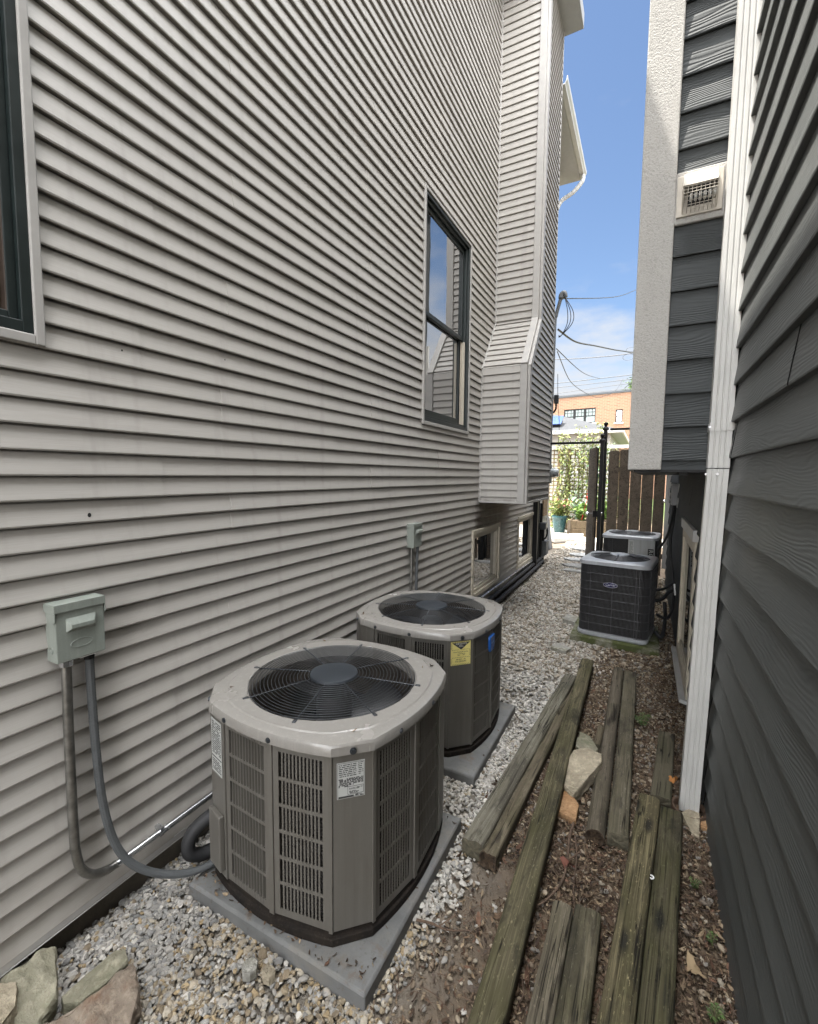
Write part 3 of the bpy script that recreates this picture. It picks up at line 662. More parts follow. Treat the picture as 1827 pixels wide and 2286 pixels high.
mb.build('channel_trim', M['trim'], chase, bevel=.003)
mb = MB(); mb.box((XL - .2, YT - .22, ZT - .06), (XC + .24, YC1 + .06, ZT - .03)); mb.box((XL - .2, YT - .24, ZT - .055), (XC + .26, YC1 + .08, ZT + .14))
mb.build('chase_cap', M['soffit'], chase, bevel=.006)
# windows: trim frame proud of the siding, dark green frame, sashes and panes set back
def ring(mb, x0, x1, y0, y1, z0, z1, w, wb=None):
    wb = wb or w
    mb.box((x0, y0, z0), (x1, y0 + w, z1)); mb.box((x0, y1 - w, z0), (x1, y1, z1)); mb.box((x0 + .0004, y0 + w, z0), (x1 - .0004, y1 - w, z0 + wb)); mb.box((x0 + .0004, y0 + w, z1 - w), (x1 - .0004, y1 - w, z1)); return mb
def big_window(W, parent, liner='beige'):
    y0, y1, z0, z1 = W
    f = ring(MB(), XL - .02, XL + .029, y0 - .012, y1 + .016, z0 - .016, z1 + .012, .030, .034).build('window', M['trim'], parent, bevel=.004)
    g = ring(MB(), XL - .10, XL + .018, y0 + .016, y1 - .012, z0 + .018, z1 - .016, .034, .04); ring(g, XL - .098, XL - .006, y0 + .050, y1 - .046, z0 + .058, z1 - .05, .028)
    g.build('frame', M['green'], f, bevel=.003)
    a, b = y0 + .078, y1 - .074; zm = (z0 + z1) / 2 + .0
    s = ring(MB(), XL - .062, XL - .034, a, b, zm - .02, z1 - .078, .042); s.build('upper_sash', M['green'], f, bevel=.003)
    s = ring(MB(), XL - .092, XL - .0645, a, b, z0 + .086, zm + .03, .042, .07); s.build('lower_sash', M['green'], f, bevel=.003)
    s = MB(); s.box((XL - .061, b - .003, z0 + .06), (XL - .01, b + .026, zm - .03)); s.box((XL - .055, b - .03, z0 + .06), (XL - .045, b - .004, zm - .03)); s.build('jamb_liner', M[liner], f, bevel=.003)
    p = MB(); p.box((XL - .05, a + .03, zm + .01), (XL - .046, b - .03, z1 - .11)); p.box((XL - .08, a + .03, z0 + .14), (XL - .076, b - .03, zm - .005)); p.build('pane', M['glass'], f)
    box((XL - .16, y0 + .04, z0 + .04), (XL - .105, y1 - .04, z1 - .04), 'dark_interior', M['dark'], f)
    return f
w2 = big_window(W2, LH)
w1 = big_window(W1, LH, 'inwood'); s = MB(); y1 = W1[1]
s.box((XL - .045, y1 - .155, 2.42), (XL - .035, y1 - .128, 4.0)); s.box((XL - .045, y1 - .128, 2.42), (XL - .03, y1 - .104, 4.0)); s.build('green_screen_frame', M['sashg'], w1, bevel=.002)
s = MB(); s.box((XL - .044, y1 - .23, 2.44), (XL - .04, y1 - .175, 4.0)); s.build('inner_stop', M['inwood'], w1, bevel=.002)
def basement_window(W):
    y0, y1, z0, z1 = W
    f = ring(MB(), XL - .03, XL + .033, y0 - .035, y1 + .01, z0 - .035, z1 + .03, .055).build('basement_window', M['tanfr'], LH, bevel=.006)
    g = ring(MB(), XL - .06, XL + .008, y0 + .02, y1 - .045, z0 + .021, z1 - .026, .045).build('frame', M['tanfr'], f, bevel=.005)
    g2 = ring(MB(), XL - .061, XL - .008, y0 + .066, y1 - .091, z0 + .067, z1 - .072, .018).build('glazing_bead', M['beige'], f)
    box((XL - .045, y0 + .07, z0 + .07), (XL - .035, y1 - .09, z1 - .07), 'pane', M['glass'], f)
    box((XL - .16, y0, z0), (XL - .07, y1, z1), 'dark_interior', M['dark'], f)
basement_window(B1); basement_window(B2)
# holes and nicks in the vinyl
mb = MB()
def hole(y, z, r): mb.disc((XL + .0165, y, z), (0, r, 0), (.003 * 0, 0, r * 1.25), 12, (.0012, 0, 0))
# ------------------------------------------------------------------ right house (dark fibre cement)
XR = .3824; ER = .178; PR = -.009; YB = 2.87; XB = -.097; ZBB = 1.892; ZR = 7.3; YBE = 6.9; YR0 = -3.2; YR1 = 9.05
RH = empty('fiber_cement_house', (XR, 4, 0), 'dark grey lap sided house with overhanging stucco cornered bay', 'house')
def rseams(k):
    r = random.Random(90 + k); n = {9: [1.0, 2.37], 10: [.4, 2.62], 11: [2.72], 12: [1.75], 13: [.9]}.get(k, [r.uniform(-.3, 1.2)])
    return sorted(n + [r.uniform(4.6, 6), 8.1 + r.uniform(-.4, .4)])
RW = (4.12, 5.30, .12, 1.36)
mb = MB()
siding(mb, (XR, 0, 0), (0, 1, 0), (0, 0, 1), (-1, 0, 0), PR, ZR, ER, PR, .022, YR0, YB - .006, (), {'at': rseams}, gap=.0016)
mb.build('wall', M['fiber'], RH)
mb = MB()
siding(mb, (XR + .0, 0, 0), (0, 1, 0), (0, 0, 1), (-1, 0, 0), PR, ZBB - .01, ER, PR, .022, YB + .02, YR1, [RW], {'at': rseams}, gap=.0016)
mb.build('wall', M['fiberblue'], RH)
mb = MB(); mb.box((XR + .022, YR0, -.3), (XR + 6.5, YR1 - .01, ZR)); mb.build('dark_core', M['dark'], RH)
for yy in (YR0, YR1): MB().add([(XR, yy, -.2), (XR + 6.5, yy, -.2), (XR + 6.5, yy, ZR), (XR, yy, ZR)], [(0, 1, 2, 3)]).build('end_wall', M['fiber'], RH)
mb = MB(); mb.add([(XR - .05, YR0 - .2, ZR + .05), (XR - .05, YR1 + .2, ZR + .05), (XR + 3.4, YR1 + .2, ZR + 1.6), (XR + 3.4, YR0 - .2, ZR + 1.6), (XR + 6.9, YR1 + .2, ZR + .05), (XR + 6.9, YR0 - .2, ZR + .05)], [(0, 1, 2, 3), (3, 2, 4, 5)])
mb.add([(XB - .05, YB - .05, ZR + .05), (XR + .1, YB - .05, ZR + .05), (XR + .1, YBE + .05, ZR + .05), (XB - .05, YBE + .05, ZR + .05)], [(0, 1, 2, 3)])
mb.build('roof', M['shingle'], RH)
# bay: overhanging box, front face in siding with a stucco strip on the free corner
XS = .068
mb = MB()
VENT = (XS - .02, .285, 3.175, 3.420)
siding(mb, (0, YB, 0), (1, 0, 0), (0, 0, 1), (0, -1, 0), ZBB, ZR, ER, PR + 11 * ER - .009, .02, XS, XR + .002, [VENT])
bay = mb.build('bay', M['fiberblue'], RH)
MB().box((XB + .04, YB + .006, ZBB + .02), (XR - .01, YBE - .02, ZR - .02)).build('dark_core', M['dark'], bay)  # unseen dark box added to stop light leaking through the bay laps
mb = MB(); mb.box((XB, YB - .028, ZBB - .002), (XS, YB + .1, ZR)); mb.box((XB, YB + .1, ZBB - .002), (XB + .03, YBE, ZR)); mb.box((XS - .001, YB - .0275, 3.165), (VENT[1] + .004, YB - .004, 3.424))
mb.build('stucco_corner', M['stucco'], bay, bevel=.006)
mb = MB(); mb.box((XB + .03, YB + .0, ZBB - .012), (XR - .02, YBE, ZBB + .01)); mb.box((XS, YB - .018, ZBB - .014), (XR - .02, YB + .02, ZBB - .003)); mb.box((XS + .09, YB + .03, ZBB - .03), (XS + .13, YB + .07, ZBB - .012))
mb.build('underside', M['black'], bay)
mb = MB(); mb.box((XR - .018, YB - .02, ZBB), (XR + .01, YB - .006, ZR)); mb.build('corner_joint', M['black'], RH)
# vent hood
vh = MB(); vx0, vx1, vz0, vz1 = XS + .004, .274, 3.195, 3.398; vy = YB - .0278
vh.box((vx0, vy - .012, vz0), (vx1, vy, vz1)); vent = vh.build('vent_hood', M['vent'], RH, bevel=.004)
a0, a1 = vx0 + .028, vx1 - .028; zt, zm_, zb_ = vz1 - .016, vz1 - .098, vz0 + .014; yo = vy - .092
mb = MB(); mb.add([(a0, vy - .012, zt), (a1, vy - .012, zt), (a1, yo + .02, zt - .012), (a0, yo + .02, zt - .012), (a0, yo, zm_ + .005), (a1, yo, zm_ + .005), (a0, vy - .012, zb_), (a1, vy - .012, zb_)],
                  [(0, 1, 2, 3), (3, 2, 5, 4)])
for x in (a0, a1):
    mb.add([(x, vy - .012, zt), (x, yo + .02, zt - .012), (x, yo, zm_ + .005), (x, yo + .03, zm_ - .012), (x, vy - .012, zb_)], [(0, 1, 2, 3, 4)])
hd = mb.build('hood_shell', M['vent'], vent); hd.modifiers.new('solid', 'SOLIDIFY').thickness = .004
mb = MB()
for i in range(9):
    x = a0 + (a1 - a0) * i / 8; mb.tube([(x, yo + .004, zm_ + .006), (x, yo + .006, zm_ - .03), (x, yo + .03, zb_ + .03), (x, vy - .012, zb_ - .002)], .0017, 5)
for i in range(7):
    t = i / 6; mb.tube([(a0, yo + .004 + .07 * max(0, t - .45), zm_ + .0 - (zm_ - zb_) * t), (a1, yo + .004 + .07 * max(0, t - .45), zm_ - (zm_ - zb_) * t)], .0015, 5)
for x in (a0, a1):
    for i in range(4): mb.tube([(x, vy - .016 - i * .02, zm_ - .002), (x, vy - .016 - i * .018, zb_ + .012 + i * .012)], .0015, 5)
mb.build('cage', M['vent'], vent)
box((a0 + .02, vy - .016, zb_ + .03), (a1 - .02, vy - .0125, zm_ + .03), 'duct_opening', M['dark'], vent)
mb = MB()
for i in range(6): mb.obox((a0 + .035 + i * .02, vy - .03, zm_ - .028), (.006, 0, 0), (0, .012, -.004), (0, .002, .012))
mb.build('damper_flap', M['flap'], vent)
# white downspout: corrugated rectangular pipe, slightly tilted below the strap
def ds_ring(cx, cy, z, w=.047, d=.034, sc=1.0):
    P = []
    prof = [(-1, -1)] + [(-1 + .0, -1)] * 0
    pts = []
    n = 4
    xs = [-1, -.62, -.56, -.50, -.44, -.12, -.06, .0, .06, .38, .44, .5, .56, 1]
    for i, x in enumerate(xs): pts.append((x * w, -d - (.0 if i in (0, 1, 4, 5, 8, 9, 12, 13) else -.0042)))
    pts += [(w, d), (-w, d)]
    return [(cx + a * sc, cy + b * sc, z) for a, b in pts]
dsy = 2.795
prof = [(6.1, .335), (3.5, .329), (2.45, .3235), (1.90, .3195), (1.895, .3195), (1.31, .3065), (.65, .298), (.035, .2855)]
mb = MB(); mb.loft([ds_ring(x, dsy, z) for z, x in prof[:4]], True, True); ds = mb.build('downspout', M['white'], RH, auto=30)
MB().loft([ds_ring(x, dsy, z, .0455, .0325) for z, x in prof[4:]], True, True).build('lower_pipe', M['white'], ds, auto=30)
mb = MB(); mb.loft([ds_ring(.3215, dsy, z, .0515, .038) for z in (2.085, 2.125)], True, True); mb.box((.365, dsy - .03, 2.09), (.381, dsy + .05, 2.12)); mb.build('strap', M['white'], ds)
for x, z in ((.3145, 1.868), (.268, 1.868), (.272, 2.105)): MB().disc((x, dsy - .034, z), (.006, 0, 0), (0, 0, .006), 8, (0, -.006, 0)).build('screw', M['chrome'], ds)
# basement window on the right
y0, y1, z0, z1 = RW
f = ring(MB(), XR - .032, XR + .03, y0 - .03, y1 + .03, z0 - .03, z1 + .0, .085).build('basement_window', M['tanfr'], RH, bevel=.004)
MB().box((XR - .048, y0 - .05, z1 - .005), (XR + .0, y1 + .05, z1 + .085)).build('head_board', M['white2'], f, bevel=.004)
MB().obox((XR - .028, (y0 + y1) / 2, z0 - .045), (.045, 0, -.012), (0, (y1 - y0) / 2 + .06, 0), (.004, 0, .014)).build('sill', M['white2'], f, bevel=.003)
ring(MB(), XR - .012, XR + .02, y0 + .056, y1 - .056, z0 + .056, z1 - .086, .05).build('sash', M['tanfr'], f, bevel=.004)
box((XR - .004, y0 + .1, z0 + .1), (XR + .004, y1 - .1, z1 - .13), 'pane', M['glass'], f)
# far white downspout of this house
mb = MB(); mb.loft([[(a + .35, b + 9.0, z) for a, b, _ in ds_ring(0, 0, 0)] for z in (4.6, .26)], True, True); mb.build('downspout', M['white'], RH, auto=30)

# ------------------------------------------------------------------ condensers
HS, HC, BG = .432, .325, .052
def outline(s=1.0, z=0.0, n=10, pad=0.0):
    P = []
    for k in range(4):
        a = k * math.pi / 2; ca, sa = math.cos(a), math.sin(a)
        for i in range(n + 1):
            t = -1 + 2 * i / n; x = t * HC; y = -(HS + BG * (1 - t * t)) - pad
            if abs(t) == 1: x += pad * .41 * t
            x *= s; y *= s
            P.append((x * ca - y * sa, x * sa + y * ca, z))
    return P
def circ_like(ref, r, z):
    return [(r * math.cos(math.atan2(p[1], p[0])), r * math.sin(math.atan2(p[1], p[0])), z) for p in ref]
def lerp_ring(a, b, t, z): return [(p[0] + (q[0] - p[0]) * t, p[1] + (q[1] - p[1]) * t, z) for p, q in zip(a, b)]
def chamfer_frame(k):   # corner plate k: centre, tangent, outward normal   (k=0: +x,-y)
    a = k * math.pi / 2 - math.pi / 4; n = Vector((math.cos(a), math.sin(a), 0)); t = Vector((-n.y, n.x, 0))
    return n * ((HC + HS) / math.sqrt(2)), t, n
ZT1 = .762
def make_condenser(loc, rz, label):
    t = empty('air_conditioner', loc, label, 'air conditioner', 'taupe condensers by the vinyl wall', rz)
    Bd = lambda mb, n, m, **k: mb.build(n, m, t, world=False, **k)
    o0 = outline(1.0)
    Bd(MB().loft([outline(1.0, 0.0, pad=.004), outline(1.0, .032, pad=.004), outline(.985, .034), outline(.985, .058)], True, True), 'base_pan', M['pan'], bevel=.004)
    Bd(MB().loft([outline(.93, .05), outline(.93, ZT1 + .002)], True, False), 'coil', M['coil'])
    # corner plates
    for k in range(4):
        c, tt, n = chamfer_frame(k)
        mb = MB(); mb.obox(c + Vector((0, 0, (.058 + ZT1) / 2)) - n * .006, tt * .079, n * .006, Vector((0, 0, (ZT1 - .058) / 2)))
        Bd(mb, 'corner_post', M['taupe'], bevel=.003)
    # louver panels, two to a side, with a post between
    def spt(k, u, d=0.0):
        tt = u / HC; y = -(HS + BG * (1 - tt * tt)) + d; a = k * math.pi / 2
        return Vector((u * math.cos(a) - y * math.sin(a), u * math.sin(a) + y * math.cos(a), 0))
    for k in range(4):
        mbp = MB()
        lay = {0: ((-.2045, .056), (.080, HC - .0145)), 1: ((-HC + .0145, -.080), (-.056, .2045))}.get(k, ((-HC + .0145, -.0125), (.0125, HC - .0145)))
        posts = [(-HC, lay[0][0] - .0005), (lay[0][1] + .0005, lay[1][0] - .0005), (lay[1][1] + .0005, HC)]; posts = [q_ for (a_, b_) in posts for q_ in ([(a_ + (b_ - a_) * i_ / 5, a_ + (b_ - a_) * (i_ + 1) / 5) for i_ in range(5)] if b_ - a_ > .06 else [(a_, b_)])]
        for (ua, ub) in posts:
            p = spt(k, ua, .004); q = spt(k, ub, .004); tv = (q - p) / 2; nv = Vector((tv.y, -tv.x, 0)).normalized()
            mbp.obox((p + q) / 2 + Vector((0, 0, (.058 + ZT1) / 2)), tv, nv * .010, Vector((0, 0, (ZT1 - .058) / 2)))
        Bd(mbp, 'panel_post', M['taupe'])
        for (ua, ub) in lay:
            mb = MB(); nb = 12; zz0, zz1 = .060, ZT1 - .002
            p = spt(k, ua); q = spt(k, ub); tv = (q - p); L = tv.length; tv.normalize(); nv = Vector((tv.y, -tv.x, 0))
            fr = .024
            for i in range(nb + 1):
                x = fr + (L - 2 * fr) * i / nb; w = .0036
                if i in (0, nb): x = fr / 2 if i == 0 else L - fr / 2; w = fr / 2
                if i in (0, nb): mb.obox(p + tv * x - nv * .006 + Vector((0, 0, (zz0 + zz1) / 2)), tv * w, nv * .006, Vector((0, 0, (zz1 - zz0) / 2)))
                else:
                    if (k, (ua, ub)) in ((0, lay[1]), (1, lay[0])):
                        mb.obox(p + tv * x - nv * .002 + Vector((0, 0, (zz0 + zz1) / 2)), tv * .0037, nv * .0014, Vector((0, 0, (zz1 - zz0) / 2 - .002))); continue
                    sg = 1 if (ua, ub) == lay[1] else -1; dv = (nv * .965 + tv * .262 * sg); pv = Vector((-dv.y, dv.x, 0))
                    mb.obox(p + tv * x - nv * .0065 + Vector((0, 0, (zz0 + zz1) / 2)), pv * .0029, dv * .0070, Vector((0, 0, (zz1 - zz0) / 2 - .002)))
            rails = 6; top, bot = zz1 - .030, zz0 + .028
            for i in range(rails + 1):
                z = bot + (top - bot) * i / rails; h = .0065
                if i == 0: z0_, z1_ = zz0, bot
                elif i == rails: z0_, z1_ = top, zz1
                else: z0_, z1_ = z - h, z + h
                rd = .0017 if (k, (ua, ub)) in ((0, lay[1]), (1, lay[0])) else .0055
                mb.obox(p + tv * (L / 2) - nv * (rd + .0004) + Vector((0, 0, (z0_ + z1_) / 2)), tv * (L / 2 - fr), nv * rd, Vector((0, 0, (z1_ - z0_) / 2)))
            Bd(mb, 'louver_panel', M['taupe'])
    # cap: skirt, rounded edge, stepped top and fan opening
    A = outline(1.0, 0, pad=.012); cr = circ_like(A, .398, 0)
    rings = [[(x, y, ZT1 - .003) for x, y, _ in A], [(x, y, ZT1 + .030) for x, y, _ in A], lerp_ring(A, cr, .035, ZT1 + .039), lerp_ring(A, cr, .12, ZT1 + .0425),
             lerp_ring(A, cr, .42, ZT1 + .0445), lerp_ring(A, cr, .47, ZT1 + .049), lerp_ring(A, cr, .92, ZT1 + .0505), circ_like(A, .398, ZT1 + .0510), circ_like(A, .390, ZT1 + .0465), circ_like(A, .386, ZT1 + .036), circ_like(A, .384, ZT1 - .03)]
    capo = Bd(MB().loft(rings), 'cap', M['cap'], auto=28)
    Bd(MB().loft([circ_like(A, .3835, ZT1 - .005), circ_like(A, .372, ZT1 - .12), circ_like(A, .372, ZT1 - .30)]), 'fan_shroud', M['fanin'], smooth=True)
    for k in range(4):
        sb = MB()
        c, tt, n = chamfer_frame(k); c2 = c + n * .018 + Vector((0, 0, ZT1 + .012)); sb.disc(c2, tt * .009, (0, 0, .009), 6, n * .006); sb.disc(c2 - n * .003, tt * .013, (0, 0, .013), 12, n * .004); Bd(sb, 'screw', M['guard'])
        for u in (-.19, .07):
            sb = MB(); p = spt(k, u, -.0135) + Vector((0, 0, ZT1 + .012)); a = k * math.pi / 2; n = Vector((math.sin(a), -math.cos(a), 0)); tt = Vector((math.cos(a), math.sin(a), 0))
            sb.disc(p, tt * .007, (0, 0, .007), 6, n * .005); sb.disc(p - n * .002, tt * .011, (0, 0, .011), 12, n * .003); Bd(sb, 'screw', M['guard'])
    # wire guard
    mb = MB(); zg = ZT1 + .052
    for i in range(17):
        r = .122 + (.389 - .122) * i / 16; zz = zg + .014 * (1 - (r / .39) ** 2)
        mb.tube([(r * math.cos(2 * math.pi * j / 56), r * math.sin(2 * math.pi * j / 56), zz) for j in range(56)], .0017, 5, closed=True)
    for k in range(8):
        a = k * math.pi / 4 + .28; P = []
        for r in (.10, .2, .3, .392, .412): P.append((r * math.cos(a), r * math.sin(a), zg + .014 * (1 - min(1, r / .39) ** 2) - .003))
        mb.tube(P, .0032, 6)
        mb.obox((.410 * math.cos(a), .410 * math.sin(a), zg - .001), (.012 * math.cos(a), .012 * math.sin(a), 0), (-.007 * math.sin(a), .007 * math.cos(a), 0), (0, 0, .0022))
    g = Bd(mb, 'fan_guard', M['guard'], smooth=True)
    n = 40; cc = [(math.cos(2 * math.pi * j / n), math.sin(2 * math.pi * j / n)) for j in range(n)]
    hb = MB().loft([[(x * r, y * r, z) for x, y in cc] for r, z in ((.112, zg + .002), (.115, zg + .012), (.112, zg + .019), (.104, zg + .0215), (.03, zg + .0225))], True, True)
    hb.build('hub_cover', M['hub'], t, world=False, auto=30)
    fb = MB()
    for k in range(4):
        a0 = k * math.pi / 2 + .55; rows = []
        for r, w, tw in ((.06, .5, .5), (.16, .62, .42), (.27, .66, .34), (.362, .60, .28)):
            row = []
            for s_ in range(7):
                u = -1 + s_ / 3; a = a0 + u * w + .25 * (r - .06) / .3; row.append((r * math.cos(a), r * math.sin(a), ZT1 - .135 + u * w * r * math.sin(tw) * 1.0 - .02 * u * u))
            rows.append(row)
        fb.loft(rows, closed=False)
    Bd(fb, 'fan_blades', M['fan'], smooth=True)
    mo = MB().loft([[(x * r, y * r, z) for x, y in cc] for r, z in ((.085, ZT1 - .26), (.085, ZT1 - .06), (.07, ZT1 - .03), (.02, ZT1 - .025))], True, True); Bd(mo, 'motor', M['motor'], auto=30)
    Bd(MB().disc((0, 0, ZT1 - .42), (.36, 0, 0), (0, .36, 0), 32, (0, 0, .01)), 'inner_floor', M['fanin'])
    return t
def make_pad(x0, x1, y0, y1, h, name, label, mat, lift=0.0, sk=0.0, cat='pad', group=None):
    mb = MB(); q = [(x0, y0), (x1, y0 + sk), (x1, y1), (x0, y1)]; cx, cy = (x0 + x1) / 2, (y0 + y1) / 2
    f = lambda s, z: [(cx + (x - cx) * s, cy + (y - cy) * s, z) for x, y in q]
    mb.loft([f(1.0, -.03), f(1.0, h - .01), f(.985, h)], True, True); o = mb.build(name, mat, bevel=.006); return tag(o, label, cat, group)
make_pad(-1.69, -.775, 1.185, 2.105, .07, 'equipment_pad', 'grey pad under the nearest taupe condenser with a worn front corner', M['pad'], group='grey pads under the taupe condensers')
make_pad(-1.84, -.825, 2.435, 3.40, .07, 'equipment_pad', 'grey pad under the taupe condenser that carries the yellow sticker', M['pad'], group='grey pads under the taupe condensers')
ac1 = make_condenser((-1.288, 1.70, .07), R(-.8), 'nearest taupe condenser with a white rating plate on its front corner')
def copy_tree(o, parent=None):
    c = o.copy(); C.objects.link(c)
    if parent is not None: c.parent = parent
    for ch in list(o.children): copy_tree(ch, c)
    return c
ac2 = copy_tree(ac1); ac2.location = (-1.360, 2.97, .07); ac2.rotation_euler = (0, 0, R(.3)); ac2['label'] = 'farther taupe condenser with a yellow service sticker and a blue badge'
def lines(mb, o, xd, up, nz, x0, x1, ys, h, r, gaps=True):
    for y in ys:
        x = x0 + r.uniform(0, .004)
        while x < x1 - .003:
            w = r.uniform(.004, .016); w = min(w, x1 - x); mb.obox(o + xd * (x + w / 2) + up * y, xd * w / 2, up * h * .5, nz * .0004); x += w + r.uniform(.0015, .004 if r.random() < .8 else .02)
# rating plate on the front corner of the first unit
c, tt, n = chamfer_frame(0); zc = .655; u = Vector((0, 0, 1)); o = c + Vector((0, 0, zc)) + n * .0006 - tt * .006; r_ = random.Random(4)
mb = MB(); mb.obox(o, tt * .052, u * .070, n * .0008); rp = mb.build('rating_plate', M['label'], ac1, world=False)
mb = MB(); oo = o + n * .001
lines(mb, oo, tt, u, n, -.046, .02, [.060 - i * .0072 for i in range(7)], .0030, r_); lines(mb, oo, tt, u, n, .026, .046, [.062 - i * .0072 for i in range(7)], .0026, r_)
lines(mb, oo, tt, u, n, -.046, .046, [.0055, .001, -.0035, -.009, -.014], .0034, r_); lines(mb, oo, tt, u, n, -.046, .01, [-.019, -.0235], .0034, r_)
mb.obox(oo + u * -.064 - tt * .018, tt * .028, u * .0035, n * .0004); mb.obox(oo + u * -.0615 + tt * .022, tt * .006, u * .003, n * .0004)
lines(mb, oo, tt, u, n, .030, .046, [-.061, -.065], .002, r_)
for a, b in (((-.012, -.026), (.046, -.026)), ((-.012, -.056), (.046, -.056)), ((-.012, -.026), (-.012, -.056)), ((.046, -.026), (.046, -.056)), ((-.049, .067), (.049, .067)), ((-.049, -.067), (.049, -.067)), ((-.049, .067), (-.049, -.067)), ((.049, .067), (.049, -.067))):
    A_ = oo + tt * a[0] + u * a[1]; B_ = oo + tt * b[0] + u * b[1]; mb.obox((A_ + B_) / 2, (B_ - A_) / 2, (tt if a[0] == b[0] else u) * .0006, n * .0004)
lines(mb, oo, tt, u, n, .018, .043, [-.033, -.037], .0022, r_); lines(mb, oo, tt, u, n, -.008, .03, [-.045, -.0485, -.052], .002, r_)
mb.build('plate_print', M['ink'], rp, world=False)
text('plate_mark', 'AHRI', .0115, M['ink'], rp, oo + tt * -.008 + u * -.0355, tt, u)
# warning label on the left front corner
def plate_frame(u_):
    f_ = lambda q: Vector((q, -(HS + BG * (1 - (q / HC) ** 2)), 0)); tt = (f_(u_ + .05) - f_(u_ - .05)).normalized(); return f_(u_) , tt, Vector((tt.y, -tt.x, 0))
c, tt, n = plate_frame(-.268); u = Vector((0, 0, 1)); o = c + Vector((0, 0, .622)) + n * .0072
mb = MB(); mb.obox(o, tt * .047, u * .118, n * .0008); wl = mb.build('warning_label', M['label'], ac1, world=False)
mb = MB(); lines(mb, o + n * .001, tt, u, n, -.041, .041, [.106 - i * .0085 for i in range(17)], .0042, r_); lines(mb, o + n * .001, tt, u, n, -.041, .041, [-.062 - i * .0085 for i in range(6)], .0042, r_)
mb.obox(o + n * .001 - u * .048, tt * .045, u * .0022, n * .0004); mb.build('label_print', M['ink'], wl, world=False)
mb = MB(); mb.obox(c + Vector((0, 0, .215)) + n * .016, tt * .052, n * .012, u * .125); mb.build('service_cover', M['taupe'], ac1, world=False, bevel=.006)
# yellow sticker on the second unit
c, tt, n = chamfer_frame(0); zc = .672; o = c + Vector((0, 0, zc)) + n * .0006 - tt * .003
mb = MB(); mb.obox(o, tt * .067, u * .076, n * .0008); ys = mb.build('service_sticker', M['yellow'], ac2, world=False)
oo = o + n * .001
mb = MB(); P = lambda a, b: oo + tt * a + u * b
mb.add([P(-.060, .068), P(.062, .068), P(.002, .022)], [(0, 2, 1)])
def dashes(a, b, k, vert=False):
    for i in range(k):
        t_ = (i + .5) / k; p = P(a[0] + (b[0] - a[0]) * t_, a[1] + (b[1] - a[1]) * t_)
        d = tt * .0035; q = (tt * .0022 - u * .0022)
        mb.add([p - d - q, p + d * .2 - q, p + d + q, p - d * .2 + q], [(0, 1, 2, 3)])
dashes((-.062, .0225), (-.008, .0225), 5); dashes((.01, .0225), (.062, .0225), 5); dashes((-.062, -.027), (.062, -.027), 11); dashes((-.062, -.071), (.062, -.071), 11)
dashes((-.062, .062), (-.062, .028), 5); dashes((.062, .018), (.062, -.02), 5); dashes((-.062, -.032), (-.062, -.066), 4); dashes((-.06, .0725), (.06, .0725), 8)
lines(mb, oo, tt, u, n, -.024, .03, [-.004], .0026, r_); lines(mb, oo, tt, u, n, -.022, .026, [-.0125], .0026, r_); lines(mb, oo, tt, u, n, -.034, .036, [-.039], .003, r_)
mb.build('sticker_print', M['ink'], ys, world=False)
text('sticker_heading', 'FOR SERVICE\nCALL:', .0145, M['inkw'], ys, oo + n * .0006 + tt * .003 + u * .0525, tt, u, align='CENTER', squeeze=.88)
text('sticker_name', 'Oasis Heating & Cooling', .0112, M['ink'], ys, oo + u * .0085, tt, u, align='CENTER', squeeze=.9)
text('sticker_phone', '773-320-5395', .0165, M['ink'], ys, oo + u * -.053, tt, u, align='CENTER', squeeze=.82)
# blue badge on its right side
a = math.pi / 2; tt = Vector((0, 1, 0)); n = Vector((1, 0, 0)); o = Vector((HS + BG - .001, -.105, .668))
mb = MB(); sh = [(-.046, .052), (.046, .052), (.050, .036), (.046, -.03), (.032, -.054), (-.032, -.054), (-.046, -.03), (-.050, .036)]
mb.loft([[o + tt * x + u * y for x, y in sh], [o + tt * x + u * y + n * .012 for x, y in sh], [o + tt * x * .9 + u * y * .9 + n * .016 for x, y in sh]], True, True); bd = mb.build('blue_badge', M['bluebadge'], ac2, world=False)
mb = MB(); lines(mb, o + n * .0165, tt, u, n, -.028, .028, [.006], .012, r_); mb.build('badge_print', M['bluelt'], bd, world=False)

